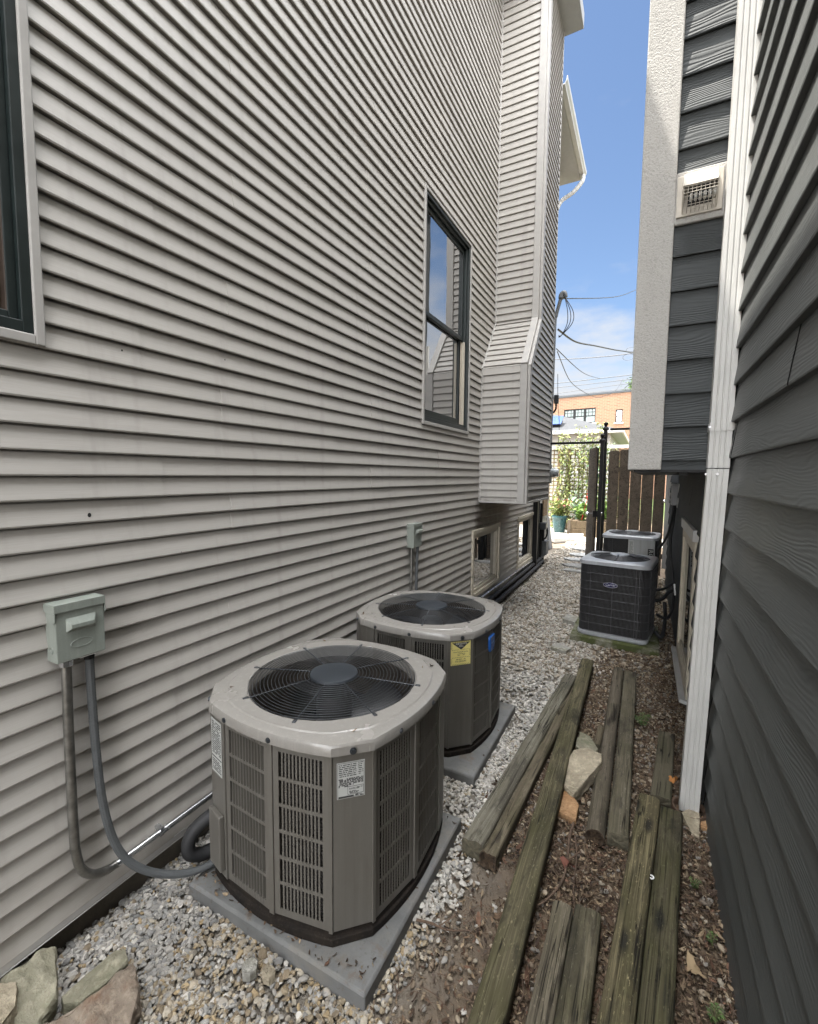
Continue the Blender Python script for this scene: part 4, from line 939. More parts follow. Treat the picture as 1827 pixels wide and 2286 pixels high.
def rrect(h, r, z, n=6, hy=None):
    P = []; hy = hy or h
    for k, (sx, sy) in enumerate(((1, -1), (1, 1), (-1, 1), (-1, -1))):
        for i in range(n + 1):
            a = -math.pi / 2 + k * math.pi / 2 + i / n * math.pi / 2
            P.append((sx * (h - r) + r * math.cos(a), sy * (hy - r) + r * math.sin(a), z))
    return P
def perimeter(h, r, step):
    P = rrect(h, r, 0, 10); out = []; acc = 0
    for i in range(len(P)):
        a = Vector(P[i]); b = Vector(P[(i + 1) % len(P)]); L = (b - a).length
        while acc < L:
            t = acc / L; d = (b - a).normalized(); out.append((a + (b - a) * t, d, Vector((d.y, -d.x, 0)))); acc += step
        acc -= L
    return out
def make_dark_unit(loc, rz, h, H, label, plain_side):
    t = empty('air_conditioner', loc, label, 'air conditioner', None, rz); r = .085
    Bd = lambda mb, n, m, **k: mb.build(n, m, t, world=False, **k)
    zt = H - .075
    Bd(MB().loft([rrect(h, r, .0), rrect(h + .008, r, .012), rrect(h + .008, r, .045), rrect(h - .01, r, .050)], True, True), 'base_pan', M['gcap'], auto=30)
    Bd(MB().loft([rrect(h - .03, r, .045), rrect(h - .03, r, zt)], True, True), 'coil', M['coil'])
    mb = MB()
    for p, d, n in perimeter(h - .008, r, .0125):
        if plain_side and p.y < -h + .03 and p.x > -.02: continue
        mb.obox(p + Vector((0, 0, (.05 + zt) / 2)), d * .0024, n * .006, Vector((0, 0, (zt - .05) / 2)))
    Bd(mb, 'louver_grille', M['dkslat'])
    mb = MB(); rows = 8
    for i in range(rows + 1):
        z = .056 + (zt - .062) * i / rows; P = rrect(h + .001, r, z)
        if plain_side: P = [p for p in P if not (p[1] < -h + .05 and p[0] > -.01)]; mb.tube(P + [], .0022, 5)
        else: mb.tube(P, .0018, 5, closed=True)
    for k in range(4):
        a = k * math.pi / 2; ca, sa = math.cos(a), math.sin(a)
        for uu in (-.23, .0, .23):
            if plain_side and k == 0 and uu > -.1: continue
            x, y = uu, -(h + .0005); mb.tube([(x * ca - y * sa, x * sa + y * ca, .05), (x * ca - y * sa, x * sa + y * ca, zt)], .0019, 5)
    Bd(mb, 'wire_grille', M['ltwire'])
    if plain_side:
        Bd(MB().box((-.012, -h - .004, .05), (h - .03, -h + .04, zt)), 'service_panel', M['gpanel'], bevel=.006)
        lb = Bd(MB().box((-.004, -h - .0055, zt - .36), (.068, -h - .0042, zt - .02)), 'warning_label', M['label'])
        mb = MB(); lines(mb, Vector((0, -h - .0058, zt - .19)), Vector((1, 0, 0)), Vector((0, 0, 1)), Vector((0, -1, 0)), .004, .06, [.15 - i * .012 for i in range(26)], .005, r_); mb.build('label_print', M['ink'], lb, world=False)
        sd_ = Bd(MB().box((h - .12, -h - .0055, zt - .34), (h - .045, -h - .0042, zt - .13)), 'dark_emblem', M['dark'])
        text('emblem_letters', 'RCC', .085, M['label'], sd_, (h - .082, -h - .0062, zt - .23), (0, 0, -1), (1, 0, 0), align='CENTER')
    A = rrect(h + .012, r + .01, 0); cr = circ_like(A, h - .055, 0)
    rg = [[(x, y, zt - .004) for x, y, _ in A], [(x, y, zt + .034) for x, y, _ in A], lerp_ring(A, cr, .1, zt + .044), lerp_ring(A, cr, .35, zt + .046), lerp_ring(A, cr, .42, zt + .050), lerp_ring(A, cr, .9, zt + .052), circ_like(A, h - .055, zt + .050), circ_like(A, h - .06, zt + .03)]
    Bd(MB().loft(rg), 'cap', M['gcap'], auto=30)
    Bd(MB().disc((0, 0, zt + .02), (h - .06, 0, 0), (0, h - .06, 0), 40, (0, 0, .004)), 'fan_well', M['dark'])
    mb = MB(); R0 = h - .05
    for i in range(22):
        rr = .095 + (R0 - .095) * i / 21; z = zt + .052 + .034 * (1 - (rr / R0))
        mb.tube([(rr * math.cos(2 * math.pi * j / 48), rr * math.sin(2 * math.pi * j / 48), z) for j in range(48)], .0024, 4, closed=True)
    for k in range(4):
        a = k * math.pi / 2 - math.pi / 2 + .02; mb.obox(((R0 / 2 + .05) * math.cos(a), (R0 / 2 + .05) * math.sin(a), zt + .072), ((R0 / 2 - .045) * math.cos(a), (R0 / 2 - .045) * math.sin(a), -.016), (-.007 * math.sin(a), .007 * math.cos(a), 0), (0, 0, .003))
    Bd(mb, 'fan_guard', M['dkslat'], smooth=True)
    n = 36; cc = [(math.cos(2 * math.pi * j / n), math.sin(2 * math.pi * j / n)) for j in range(n)]
    Bd(MB().loft([[(x * q, y * q, z) for x, y in cc] for q, z in ((.10, zt + .076), (.10, zt + .086), (.09, zt + .090), (.02, zt + .091))], True, True), 'hub_cover', M['gcap'], auto=30)
    return t
ac3 = make_dark_unit((-.232, 5.66, .075), R(-7), .355, .885, 'black louvered condenser with an oval navy badge on a mossy slab', False)
ac4 = make_dark_unit((-.165, 7.95, .06), R(-4), .378, .93, 'grey condenser with a plain right panel, behind the black louvered one', True)
o = Vector((-.02, -.355 - .004, .600)); mb = MB(); n = 36; el = [(math.cos(2 * math.pi * j / n), math.sin(2 * math.pi * j / n)) for j in range(n)]
mb.loft([[o + Vector((x * .074, d, y * .0285)) for x, y in el] for d in (0, -.006)], True, True); bg = mb.build('oval_badge', M['navy'], ac3, world=False)
mb = MB(); mb.tube([o + Vector((x * .071, -.0065, y * .0260)) for x, y in el], .0018, 5, closed=True); mb.build('badge_rim', M['badgeline'], bg, world=False)
text('badge_letters', 'Carrier', .036, M['badgeline'], bg, o + Vector((0, -.0068, .001)), (1, 0, 0), (0, 0, 1), shear=.35, align='CENTER', squeeze=1.0, ext=.0006)
make_pad(-.69, .20, 5.255, 6.06, .075, 'concrete_slab', 'mossy concrete slab under the black louvered condenser', M['moss'], sk=-.06, cat='slab')
make_pad(-.62, .27, 7.5, 8.4, .06, 'concrete_slab', 'concrete slab under the plain panelled condenser, hidden behind the black one', M['concrete'], cat='slab')

# ------------------------------------------------------------------ timbers
def timber(name, p0, p1, w, h, mat, label, z0=-.004, z1=-.004, kind='flat', seed=1, top=None, rotend=False, bow=0.0):
    p0 = Vector((*p0, z0)); p1 = Vector((*p1, z1)); L = (p1 - p0).length; d = (p1 - p0).normalized()
    r = random.Random(seed); n = max(14, int(L / .04)); rings = []
    if kind == 'log': sec = [(w / 2 * math.cos(a), h / 2 + h / 2 * math.sin(a)) for a in [i * 2 * math.pi / 20 for i in range(20)]]
    else:
        b = .016; sec = []
        for (cx, cz, a0) in ((w / 2 - b, b, -90), (w / 2 - b, h - b, 0), (-w / 2 + b, h - b, 90), (-w / 2 + b, b, 180)):
            for i in range(4): a = R(a0 + i * 30); sec.append((cx + b * math.cos(a), cz + b * math.sin(a)))
        # extra points along the flats let the faces ripple
        o2 = []
        for i in range(len(sec)):
            a_, b_ = sec[i], sec[(i + 1) % len(sec)]; o2.append(a_)
            if math.hypot(a_[0] - b_[0], a_[1] - b_[1]) > .03:
                for t in (.2, .4, .6, .8): o2.append((a_[0] + (b_[0] - a_[0]) * t, a_[1] + (b_[1] - a_[1]) * t))
        sec = o2
    for i in range(n + 1):
        y = L * i / n; ring = []
        for (x, z) in sec:
            q = Vector((x * 22, y * 2.2, z * 22 + seed * 5)); dx = noise.noise(q) * .0035 + noise.noise(q * 3.1) * .0012; dz = noise.noise(q + Vector((9, 3, 1))) * .003 + noise.noise(q * 2.7) * .0012
            zz = z
            if top and z > h * .5: zz = z - top * (.5 + .9 * noise.noise(Vector((y * 3, x * 25, seed)))) * (1 if x < 0 else .35)
            ye = y
            if i in (0, n): ye += noise.noise(Vector((x * 30, z * 30, seed + i))) * .006
            ring.append((x + dx + bow * math.sin(math.pi * i / n), ye, max(.0, zz + dz) if z > .001 else zz))
        rings.append(ring)
    mb = MB().loft(rings); k = len(sec)
    # end grain: inset rings so the ends are modelled faces
    for ei, sgn in ((0, -1), (n, 1)):
        base = rings[ei]; cx = sum(p[0] for p in base) / k; cz = sum(p[2] for p in base) / k; rr = []
        for s in (1, .9, .6, .3, .05):
            rr.append([(cx + (p[0] - cx) * s + r.uniform(-.001, .001), p[1] - sgn * (0 if s == 1 else -.004 + (.03 if rotend and s < .7 else .004 * r.random())), cz + (p[2] - cz) * s) for p in base])
        mb.loft(rr, False, True)
    o = mb.build(name, [mat, M['rot'] if rotend else M['endgrain']], auto=50)
    for pidx, poly in enumerate(o.data.polygons):
        if pidx >= n * k: poly.material_index = 1
    o.location = p0; q = Vector((0, 1, 0)).rotation_difference(d); e = q.to_euler(); o.rotation_euler = (math.asin(d.z), 0, math.atan2(-d.x, d.y))
    return tag(o, label, 'timber', 'old landscape timbers lying on the soil')
TN = 'landscape_timber'
timber(TN, (-.667, 1.965), (-.520, 4.13), .105, .098, wood_mat('timber_wood_2', (.115, .104, .078), (.19, .175, .135), (.08, .078, .042), 0.35, 2.37, (.36, .335, .27), (.05, .044, .034)), 'pale grey split half timber lying closest to the white gravel', seed=2, top=.012)
timber(TN, (-.582, 1.945), (-.470, 3.95), .082, .088, wood_mat('timber_wood_3', (.085, .07, .046), (.145, .122, .082), (.062, .058, .025), 0.45, 3.37, (.24, .205, .145), (.03, .025, .018)), 'rough torn half timber squeezed against the pale grey split one', seed=3, top=.032, rotend=True)
timber(TN, (-.372, .82), (-.420, 4.49), .108, .092, wood_mat('timber_wood_4', (.068, .058, .034), (.118, .102, .06), (.052, .051, .018), 0.6, 4.37, (.30, .265, .16), (.02, .019, .014)), 'longest olive timber running diagonally from the bottom edge past the torn one', z0=.012, z1=.03, seed=4)
timber(TN, (-.148, 2.33), (-.150, 4.53), .092, .088, wood_mat('timber_wood_5', (.085, .07, .05), (.14, .118, .086), (.06, .055, .03), 0.35, 5.37, (.24, .21, .16), (.035, .028, .02)), 'round rotten ended pole beside the flat brown timber', kind='log', seed=5, rotend=True)
timber(TN, (-.045, 2.36), (-.050, 4.50), .098, .082, wood_mat('timber_wood_6', (.08, .068, .045), (.138, .12, .082), (.056, .053, .026), 0.45, 6.37, (.26, .235, .18), (.03, .026, .02)), 'flat brown timber lying against the round pole', seed=6)
timber(TN, (-.232, .75), (-.222, 1.82), .078, .112, wood_mat('timber_wood_7', (.095, .08, .056), (.15, .13, .092), (.07, .062, .03), 0.35, 7.37, (.30, .26, .19), (.03, .026, .018)), 'short timber at the bottom edge, left of its wider twin', seed=7)
timber(TN, (-.142, .75), (-.130, 1.845), .100, .112, wood_mat('timber_wood_8', (.078, .067, .042), (.13, .113, .072), (.055, .053, .022), 0.5, 8.37, (.24, .215, .15), (.026, .023, .017)), 'short wide timber at the bottom edge, right of its narrower twin', seed=8)
timber(TN, (-.072, .72), (.094, 2.70), .106, .112, wood_mat('timber_wood_9', (.066, .055, .03), (.118, .10, .055), (.048, .048, .016), 0.5, 9.37, (.40, .34, .19), (.014, .013, .011)), 'long mossy timber with a yellow streaked edge, left of the darker green one', seed=9)
timber(TN, (.036, .72), (.197, 2.64), .102, .112, wood_mat('timber_wood_10', (.05, .043, .026), (.092, .08, .048), (.05, .051, .013), 0.6, 10.37, (.16, .15, .08), (.012, .012, .010)), 'dark green blotched timber nearest the dark siding', seed=10)
timber(TN, (.150, 2.76), (.206, 3.51), .100, .085, wood_mat('timber_wood_11', (.08, .07, .046), (.125, .11, .075), (.06, .06, .03), 0.45, 11.37, (.18, .16, .115), (.03, .026, .02)), 'short plain timber beyond the ends of the two mossy ones', seed=11)
timber('timber_stub', (-.215, 3.13), (-.207, 3.39), .045, .085, wood_mat('timber_wood_12', (.075, .06, .038), (.13, .108, .07), (.05, .045, .022), 0.3, 12.37, (.22, .18, .12), (.02, .016, .012)), 'small split timber stub leaning on the round pole', seed=12)
bpy.data.objects['timber_stub']['group'] = ''
del bpy.data.objects['timber_stub']['group']
tg = MB(); tg.tube([(.098 + .009 * math.cos(a), 2.135 + .009 * math.sin(a), .103) for a in [i * math.pi / 8 for i in range(16)]], .003, 5, closed=True)
tag(tg.build('plastic_ring', M['flap']), 'tiny white ring on top of the dark green blotched timber', 'ring')

# ------------------------------------------------------------------ rocks
def rock(poly, z, h, mat, label, seed=1, tilt=(0, 0), name='flat_rock', grp=None, sub=3):
    cx = sum(p[0] for p in poly) / len(poly); cy = sum(p[1] for p in poly) / len(poly)
    bm = bmesh.new(); n = len(poly)
    R_ = [[bm.verts.new((cx + (x - cx) * s, cy + (y - cy) * s, z + zz * h + tilt[0] * (x - cx) * (zz > .1) + tilt[1] * (y - cy) * (zz > .1))) for x, y in poly] for s, zz in ((.97, 0), (1.0, .2), (1.0, .9), (.975, 1.0), (.5, 1.0))]
    for i in range(4):
        for j in range(n): bm.faces.new((R_[i][j], R_[i][(j + 1) % n], R_[i + 1][(j + 1) % n], R_[i + 1][j]))
    bm.faces.new(R_[4]); bm.faces.new(list(reversed(R_[0])))
    bmesh.ops.triangulate(bm, faces=[f for f in bm.faces if len(f.verts) > 4])
    for _ in range(sub): bmesh.ops.subdivide_edges(bm, edges=[e for e in bm.edges if e.calc_length() > .012], cuts=1, use_grid_fill=True)
    bm.normal_update(); sz = max(max(p[0] for p in poly) - min(p[0] for p in poly), .1)
    for v in bm.verts:
        p = v.co; q = p * 9 + Vector((seed * 7, 0, 0)); d = noise.noise(q) * .006 + noise.noise(q * 2.6) * .005 + abs(noise.noise(q * Vector((1, 3.0, 6)))) * -.008 + noise.noise(q * 7) * .003 + (round(noise.noise(q * Vector((.7, 2.2, .7))) * 4) / 4) * .008
        v.co += v.normal * d * min(1.6, sz / .2)
    bmesh.ops.recalc_face_normals(bm, faces=bm.faces); me = bpy.data.meshes.new(name); bm.to_mesh(me); bm.free(); me.materials.append(mat); me.shade_smooth(); me.set_sharp_from_angle(angle=R(30))
    ob = bpy.data.objects.new(name, me); C.objects.link(ob); return tag(ob, label, 'rock', grp)
rock([(-1.88, .61), (-1.86, .72), (-1.832, .748), (-1.74, .712), (-1.68, .68), (-1.66, .622), (-1.70, .59), (-1.79, .57)], .02, .085, RK[0], 'greenish square rock under the end of the vinyl siding', 1, (-.15, .12))
rock([(-1.90, .50), (-1.78, .48), (-1.705, .55), (-1.73, .598), (-1.815, .632), (-1.87, .60)], .03, .10, RK[2], 'pale rock cut by the lower left corner of the photo', 2)
rock([(-1.93, .62), (-1.87, .60), (-1.842, .635), (-1.878, .705), (-1.925, .70)], .01, .08, RK[4], 'grey rock tucked against the foundation behind the greenish square one', 3)
rock([(-1.695, .70), (-1.66, .69), (-1.61, .72), (-1.582, .79), (-1.588, .865), (-1.645, .89), (-1.668, .87), (-1.688, .79)], .0, .075, RK[0], 'long narrow mossy brown rock on the gravel beside the greenish square one', 4, (.1, .1))
rock([(-1.66, .56), (-1.50, .50), (-1.40, .60), (-1.39, .76), (-1.44, .81), (-1.50, .845), (-1.545, .86), (-1.575, .76), (-1.635, .64)], .0, .08, RK[1], 'largest rust brown rock with a pointed tip at the bottom left', 5, (-.1, .2))
rock([(-.345, 2.62), (-.285, 2.565), (-.16, 2.86), (-.165, 2.94), (-.26, 2.97), (-.34, 2.93), (-.355, 2.75)], .02, .085, RK[2], 'pale tan rock between the longest timber and the round pole', 6, (.12, .15))
rock([(-.335, 3.03), (-.215, 2.98), (-.20, 3.06), (-.26, 3.20), (-.33, 3.23)], .0, .085, RK[0], 'mossy rock just behind the pale tan one', 7)
rock([(-.345, 2.44), (-.25, 2.41), (-.245, 2.52), (-.30, 2.60), (-.352, 2.61)], .0, .045, RK[3], 'thin rust orange rock in front of the pale tan one', 8, (.15, .1))
rock([(.250, 2.735), (.285, 2.63), (.322, 2.605), (.335, 2.77), (.29, 2.79)], .0, .04, RK[2], 'small flat tan rock below the white downspout', 9, (0, .2))
rock([(.338, 2.70), (.372, 2.69), (.374, 2.77), (.345, 2.78)], .0, .03, RK[3], 'small reddish stone chip beside the small flat tan rock', 10, sub=2)
rock([(-.82, 4.83), (-.66, 4.78), (-.62, 4.9), (-.72, 5.0), (-.82, 4.95)], .0, .05, RK[4], 'flat grey rock on the path in front of the mossy slab', 11)
rock([(-.86, 5.85), (-.70, 5.78), (-.69, 6.05), (-.84, 6.1)], .0, .06, RK[4], 'grey brick sized rock beside the mossy slab', 12)
rock([(-1.24, 1.07), (-1.215, 1.055), (-1.19, 1.065), (-1.182, 1.088), (-1.198, 1.11), (-1.225, 1.112), (-1.243, 1.095)], .01, .035, RK[4], 'round whitish pebble nearest the first pad', 13, sub=3, name='large_pebble')
rock([(-1.165, 1.10), (-1.145, 1.085), (-1.122, 1.09), (-1.115, 1.112), (-1.128, 1.13), (-1.15, 1.132), (-1.166, 1.12)], .01, .03, RK[2], 'second whitish pebble beside the round one at the first pad', 14, sub=3, name='large_pebble')
for i, (cx, cy, w, dd, lb) in enumerate(((-1.22, 12.1, .95, .62, 'farthest irregular flagstone by the open gate'), (-1.22, 11.1, .62, .50, 'flagstone second from the gate, next to the dark gate leaf'), (-1.20, 10.4, .72, .42, 'third flagstone from the gate along the path'), (-1.12, 9.65, .72, .36, 'fourth flagstone from the gate along the path'), (-1.05, 9.15, .7, .26, 'nearest flagstone of the stepping path'))):
    r2 = random.Random(i + 50); rock([(cx + w / 2 * math.cos(a) * r2.uniform(.85, 1.1), cy + dd / 2 * math.sin(a) * r2.uniform(.85, 1.1)) for a in [k * 2 * math.pi / 9 for k in range(9)]], .0, .05, M['flag'], lb, 60 + i, name='stepping_stone', grp='flagstones of the stepping path', sub=2)
k_ = rock([(-2.45, 13.35), (-2.2, 12.9), (-1.58, 13.9), (-1.62, 14.5), (-1.95, 14.3)], .0, .13, M['kerb'], 'long pale stone slab across the path beyond the gate', 71, name='kerb_slab', sub=2); k_['category'] = 'slab'

# ------------------------------------------------------------------ electrics on the vinyl wall
def knock(mb, c, r, nx): mb.disc(c, (r if nx == 1 else 0, r if nx == 0 else 0, 0), (0, 0, r), 16, (0, -.0012, 0) if nx == 1 else (.0012, 0, 0))
def disconnect(name, y0, y1, z0, z1, x0, x1, label, bulge=True):
    t = empty(name, (x0, (y0 + y1) / 2, z0), label, 'switch box', 'disconnect boxes on the vinyl wall')
    MB().box((x0, y0, z0), (x1, y1, z1 - .028)).build('enclosure', M['boxg'], t, bevel=.003)
    mb = MB(); mb.box((x0, y0 - .004, z1 - .030), (x1 + .005, y1 + .004, z1)); 
    for yy in (y0 - .004, y1 + .0015): mb.loft([[(a, yy + dy, b) for a, b in ((x1 - .042, z1 - .03), (x1 + .005, z1 - .03), (x1 + .005, z1 - .058), (x1 - .006, z1 - .07), (x1 - .03, z1 - .066), (x1 - .042, z1 - .05))] for dy in (0, .0025)], True, True)
    mb.build('hood', M['boxg'], t, bevel=.002)
    h = z1 - z0; w = y1 - y0
    if bulge:
        a0, a1 = y0 + w * .2, y1 - w * .18; za, zb = z0 + h * .50, z0 + h * .735
        mb = MB(); mb.loft([[(x1, a0, za), (x1, a1, za), (x1, a1, zb), (x1, a0, zb)], [(x1 + .015, a0 + .012, za + .012), (x1 + .015, a1 - .012, za + .012), (x1 + .015, a1 - .012, zb - .024), (x1 + .015, a0 + .012, zb - .024)]], False, True)
        mb.build('pull_bulge', M['boxg'], t, bevel=.002)
        mb = MB(); el = [(math.cos(2 * math.pi * j / 28), math.sin(2 * math.pi * j / 28)) for j in range(28)]
        mb.tube([(x1 + .0004, (y0 + y1) / 2 + a * .036, z0 + h * .27 + b * .015) for a, b in el], .0014, 5, closed=True)
        mb.tube([(x0 + .035 + a * .013, y0 - .0004, z0 + .045 + b * .013) for a, b in el], .0014, 5, closed=True); mb.tube([(x0 + .035 + a * .009, y0 - .0004, z0 + .045 + b * .009) for a, b in el], .0012, 5, closed=True)
        mb.build('embossed_rings', M['boxg'], t)
        MB().box((x0 + .012, y0 + .075, z0 - .004), (x1 - .004, y1 - .035, z0 - .0005)).build('bottom_tag', M['flap'], t)
    else:
        a0, a1 = y0 + w * .3, y1 - w * .12; za, zb = z0 + h * .55, z0 + h * .74
        MB().loft([[(x1, a0, za), (x1, a1, za), (x1, a1, zb), (x1, a0, zb)], [(x1 + .022, a0 + .006, za + .02), (x1 + .022, a1 - .006, za + .02), (x1 + .022, a1 - .006, zb - .004), (x1 + .022, a0 + .006, zb - .004)]], False, True).build('pull_handle', M['boxg'], t, bevel=.002)
    return t
disconnect('disconnect_box', .803, .966, 1.166, 1.380, XL + .008, XL + .078, 'grey green switch box with an embossed pull front, near the left edge')
disconnect('disconnect_box', 3.575, 3.742, 1.196, 1.412, XL + .008, XL + .082, 'smaller looking grey green switch box on the wall behind the farther taupe condenser', False)
def run(name, pts, r, mat, label, cat, n=10, smooth=8, ripple=0, group=None, parts=()):
    P = smooth_path(pts, smooth) if smooth else [Vector(p) for p in pts]
    mb = MB().tube(P, r, n, ripple=ripple); o = mb.build(name, mat, auto=None if ripple else 50); return tag(o, label, cat, group)
x = XL + .043
em = run('metal_conduit', [(x, .975, .2455), (x, 1.03, .243), (x, 1.6, .244), (x, 2.6, .245), (x, 4.2, .246), (x, 6.5, .25), (x, 8.9, .252)], .0150, M['emt2'], 'bright metal conduit dropping from the near switch box and running low along the wall', 'conduit', 12, 8)
mb = MB(); mb.tube([(x, .846, 1.165), (x, .842, .9), (x, .840, .55), (x, .842, .43)], .0165, 12); mb.tube(smooth_path([(x, .842, .43), (x, .856, .335), (x, .895, .275), (x, .95, .248), (x, .985, .245)], 8), .0163, 12); mb.build('weathered_bend', M['emt'], em, auto=50)
mb = MB(); mb.tube([(x, .846, 1.167), (x, .845, 1.14)], .022, 8); mb.tube([(x, 1.17, .2435), (x, 1.185, .2435)], .018, 10); mb.box((x - .028, 1.168, .250), (x + .016, 1.187, .268)); mb.tube([(x, 5.9, .249), (x, 5.93, .249)], .018, 10); mb.build('strap', M['emt2'], em)
wp = run('flexible_whip', [(x, .924, 1.160), (x, .925, 1.0), (x + .004, .930, .75), (x + .012, .940, .55), (x + .025, .965, .38), (x + .05, 1.005, .265), (x + .09, 1.075, .175), (x + .15, 1.17, .115), (x + .20, 1.265, .10), (x + .235, 1.36, .13), (x + .26, 1.45, .19)], .0155, M['whip'], 'ribbed grey flexible whip curving from the near switch box to the nearest condenser', 'cable whip', 10, 40, ripple=.04)
MB().tube([(x, .924, 1.168), (x, .924, 1.14)], .019, 6).build('connector', M['black'], wp)
run('black_hose', [(-1.66, 1.40, .30), (-1.70, 1.34, .285), (-1.745, 1.275, .24), (-1.765, 1.245, .18), (-1.76, 1.25, .125), (-1.74, 1.30, .095), (-1.71, 1.37, .10), (-1.68, 1.44, .14), (-1.66, 1.5, .2)], .030, M['rubber'], 'thick black insulated hose looped behind the nearest condenser', 'hose', 10, 10)
run('flexible_whip', [(XL + .04, 3.62, 1.20), (XL + .042, 3.615, 1.0), (XL + .045, 3.605, .7), (XL + .05, 3.60, .45), (XL + .06, 3.60, .25)], .0135, M['emt'], 'grey conduit under the second switch box, left one of the pair', 'conduit', 10, 8, group='conduits under the second switch box')
run('flexible_whip', [(XL + .06, 3.70, 1.20), (XL + .058, 3.69, 1.0), (XL + .07, 3.665, .7), (XL + .12, 3.60, .45), (XL + .25, 3.45, .28)], .0145, M['whip'], 'ribbed grey whip under the second switch box, right one of the pair', 'cable whip', 10, 30, ripple=.04, group='conduits under the second switch box')
pl = run('black_pipe', [(-1.845, 3.4, .13), (-1.85, 5.0, .135), (-1.848, 6.6, .15), (-1.846, 8.6, .165), (-1.84, 9.6, .2)], .030, M['rubber'], 'upper of two black insulated pipes running low along the vinyl wall', 'pipe', 10, 8, group='black insulated pipes along the wall')
run('black_pipe', [(-1.80, 3.5, .06), (-1.795, 5.0, .07), (-1.79, 6.6, .085), (-1.80, 8.5, .10), (-1.82, 9.4, .12)], .033, M['rubber'], 'lower thicker black insulated pipe lying on the gravel by the vinyl wall', 'pipe', 10, 8, group='black insulated pipes along the wall')
mb = MB()
for yy in (5.6, 6.1, 6.7, 7.4, 8.1): mb.tube([(-1.846, yy, .148), (-1.846, yy + .02, .148)], .0325, 10)
mb.build('tape_wrap', M['black'], pl)
sp = empty('black_post', (-1.84, 8.75, 0), 'square black drain post at the far end of the vinyl wall', 'post')
MB().box((-1.885, 8.70, -.02), (-1.80, 8.80, 1.52)).build('shaft', M['black'], sp, bevel=.004); MB().box((-1.895, 8.69, .0), (-1.79, 8.81, .04)).build('foot', M['black'], sp, bevel=.004)
g = empty('utility_pipes', (-1.84, 9.3, 0), 'cluster of dark utility pipes by the far wall corner', 'pipes'); mb = MB()
for yy, hh, rr in ((9.05, 1.42, .02), (9.3, 1.3, .028), (9.55, .75, .03)): mb.tube([(-1.85, yy, 0), (-1.85, yy, hh)], rr, 8)
mb.tube(smooth_path([(-1.86, 9.3, .85), (-1.76, 9.35, .82), (-1.74, 9.42, .72), (-1.78, 9.5, .6), (-1.84, 9.55, .55)], 6), .018, 6); mb.build('risers', M['black'], g)
MB().box((-1.88, 9.22, .78), (-1.74, 9.38, .92)).build('valve_body', M['guard'], g, bevel=.02)
tag(box((-1.885, 9.55, 1.02), (-1.855, 9.95, 1.40), 'plywood_panel', M['cedar']), 'small bare wood panel on the far end of the vinyl wall', 'panel')
gb = empty('utility_box', (-1.84, 9.7, .2), 'low grey utility box with dark pipes at the far wall corner', 'box'); MB().box((-1.89, 9.5, .22), (-1.77, 9.75, .5)).build('case', M['bin'], gb, bevel=.01); MB().box((-1.894, 9.49, .48), (-1.762, 9.76, .51)).build('lid', M['bin'], gb, bevel=.006)
# meter and service mast
mt = empty('electric_meter', (-1.80, 9.95, 1.90), 'round grey electric meter on the far corner of the vinyl house', 'meter')
MB().box((-1.90, 9.85, 1.70), (-1.80, 10.05, 2.10)).build('socket_box', M['bin'], mt, bevel=.01)
n = 28; cc = [(math.cos(2 * math.pi * j / n), math.sin(2 * math.pi * j / n)) for j in range(n)]
MB().loft([[(xx, 9.95 + a * r_, 1.92 + b * r_) for a, b in cc] for xx, r_ in ((-1.80, .095), (-1.755, .095), (-1.753, .102), (-1.735, .102), (-1.733, .088), (-1.66, .084), (-1.645, .07), (-1.642, .01))], True, True).build('glass_dome', M['meter'], mt, auto=35)
ms = empty('service_mast', (-1.83, 9.9, 2.1), 'grey service mast with a curved weatherhead rising above the electric meter', 'mast')
MB().tube(smooth_path([(-1.83, 9.9, 2.1), (-1.83, 9.9, 3.2), (-1.825, 9.9, 4.9), (-1.80, 9.9, 5.15), (-1.735, 9.9, 5.42), (-1.71, 9.9, 5.5)], 8), .035, 10).build('pipe', M['bin'], ms, auto=50)
MB().tube(smooth_path([(-1.715, 9.9, 5.46), (-1.70, 9.9, 5.54), (-1.655, 9.9, 5.56), (-1.62, 9.9, 5.48)], 6), [.05, .055] + [.058] * 10 + [.056, .052, .05, .046, .042, .04, .035][:7], 10).build('weatherhead', M['bin'], ms, auto=50)
mb = MB()
for k, (dx, dz) in enumerate(((.06, -.75), (.11, -.8), (.16, -.7))): mb.tube(smooth_path([(-1.64, 9.9, 5.48), (-1.64 + dx, 9.9 + .02 * k, 5.2), (-1.64 + dx, 9.9, 4.95), (-1.68, 9.9, 4.74), (-1.74, 9.9, 4.70 + .02 * k)], 8), .008, 5)
mb.build('drip_loops', M['wire'], ms)
sl_ = empty('security_lamp', (-1.80, 10.05, 3.4), 'small black lamp on the far corner of the vinyl house', 'lamp'); MB().box((-1.81, 10.0, 3.38), (-1.72, 10.1, 3.56)).build('housing', M['guard'], sl_, bevel=.012); MB().tube(smooth_path([(-1.77, 10.05, 3.39), (-1.77, 10.05, 3.28), (-1.82, 10.05, 3.20), (-1.88, 10.05, 3.22)], 6), .02, 8).build('bracket', M['black'], sl_)
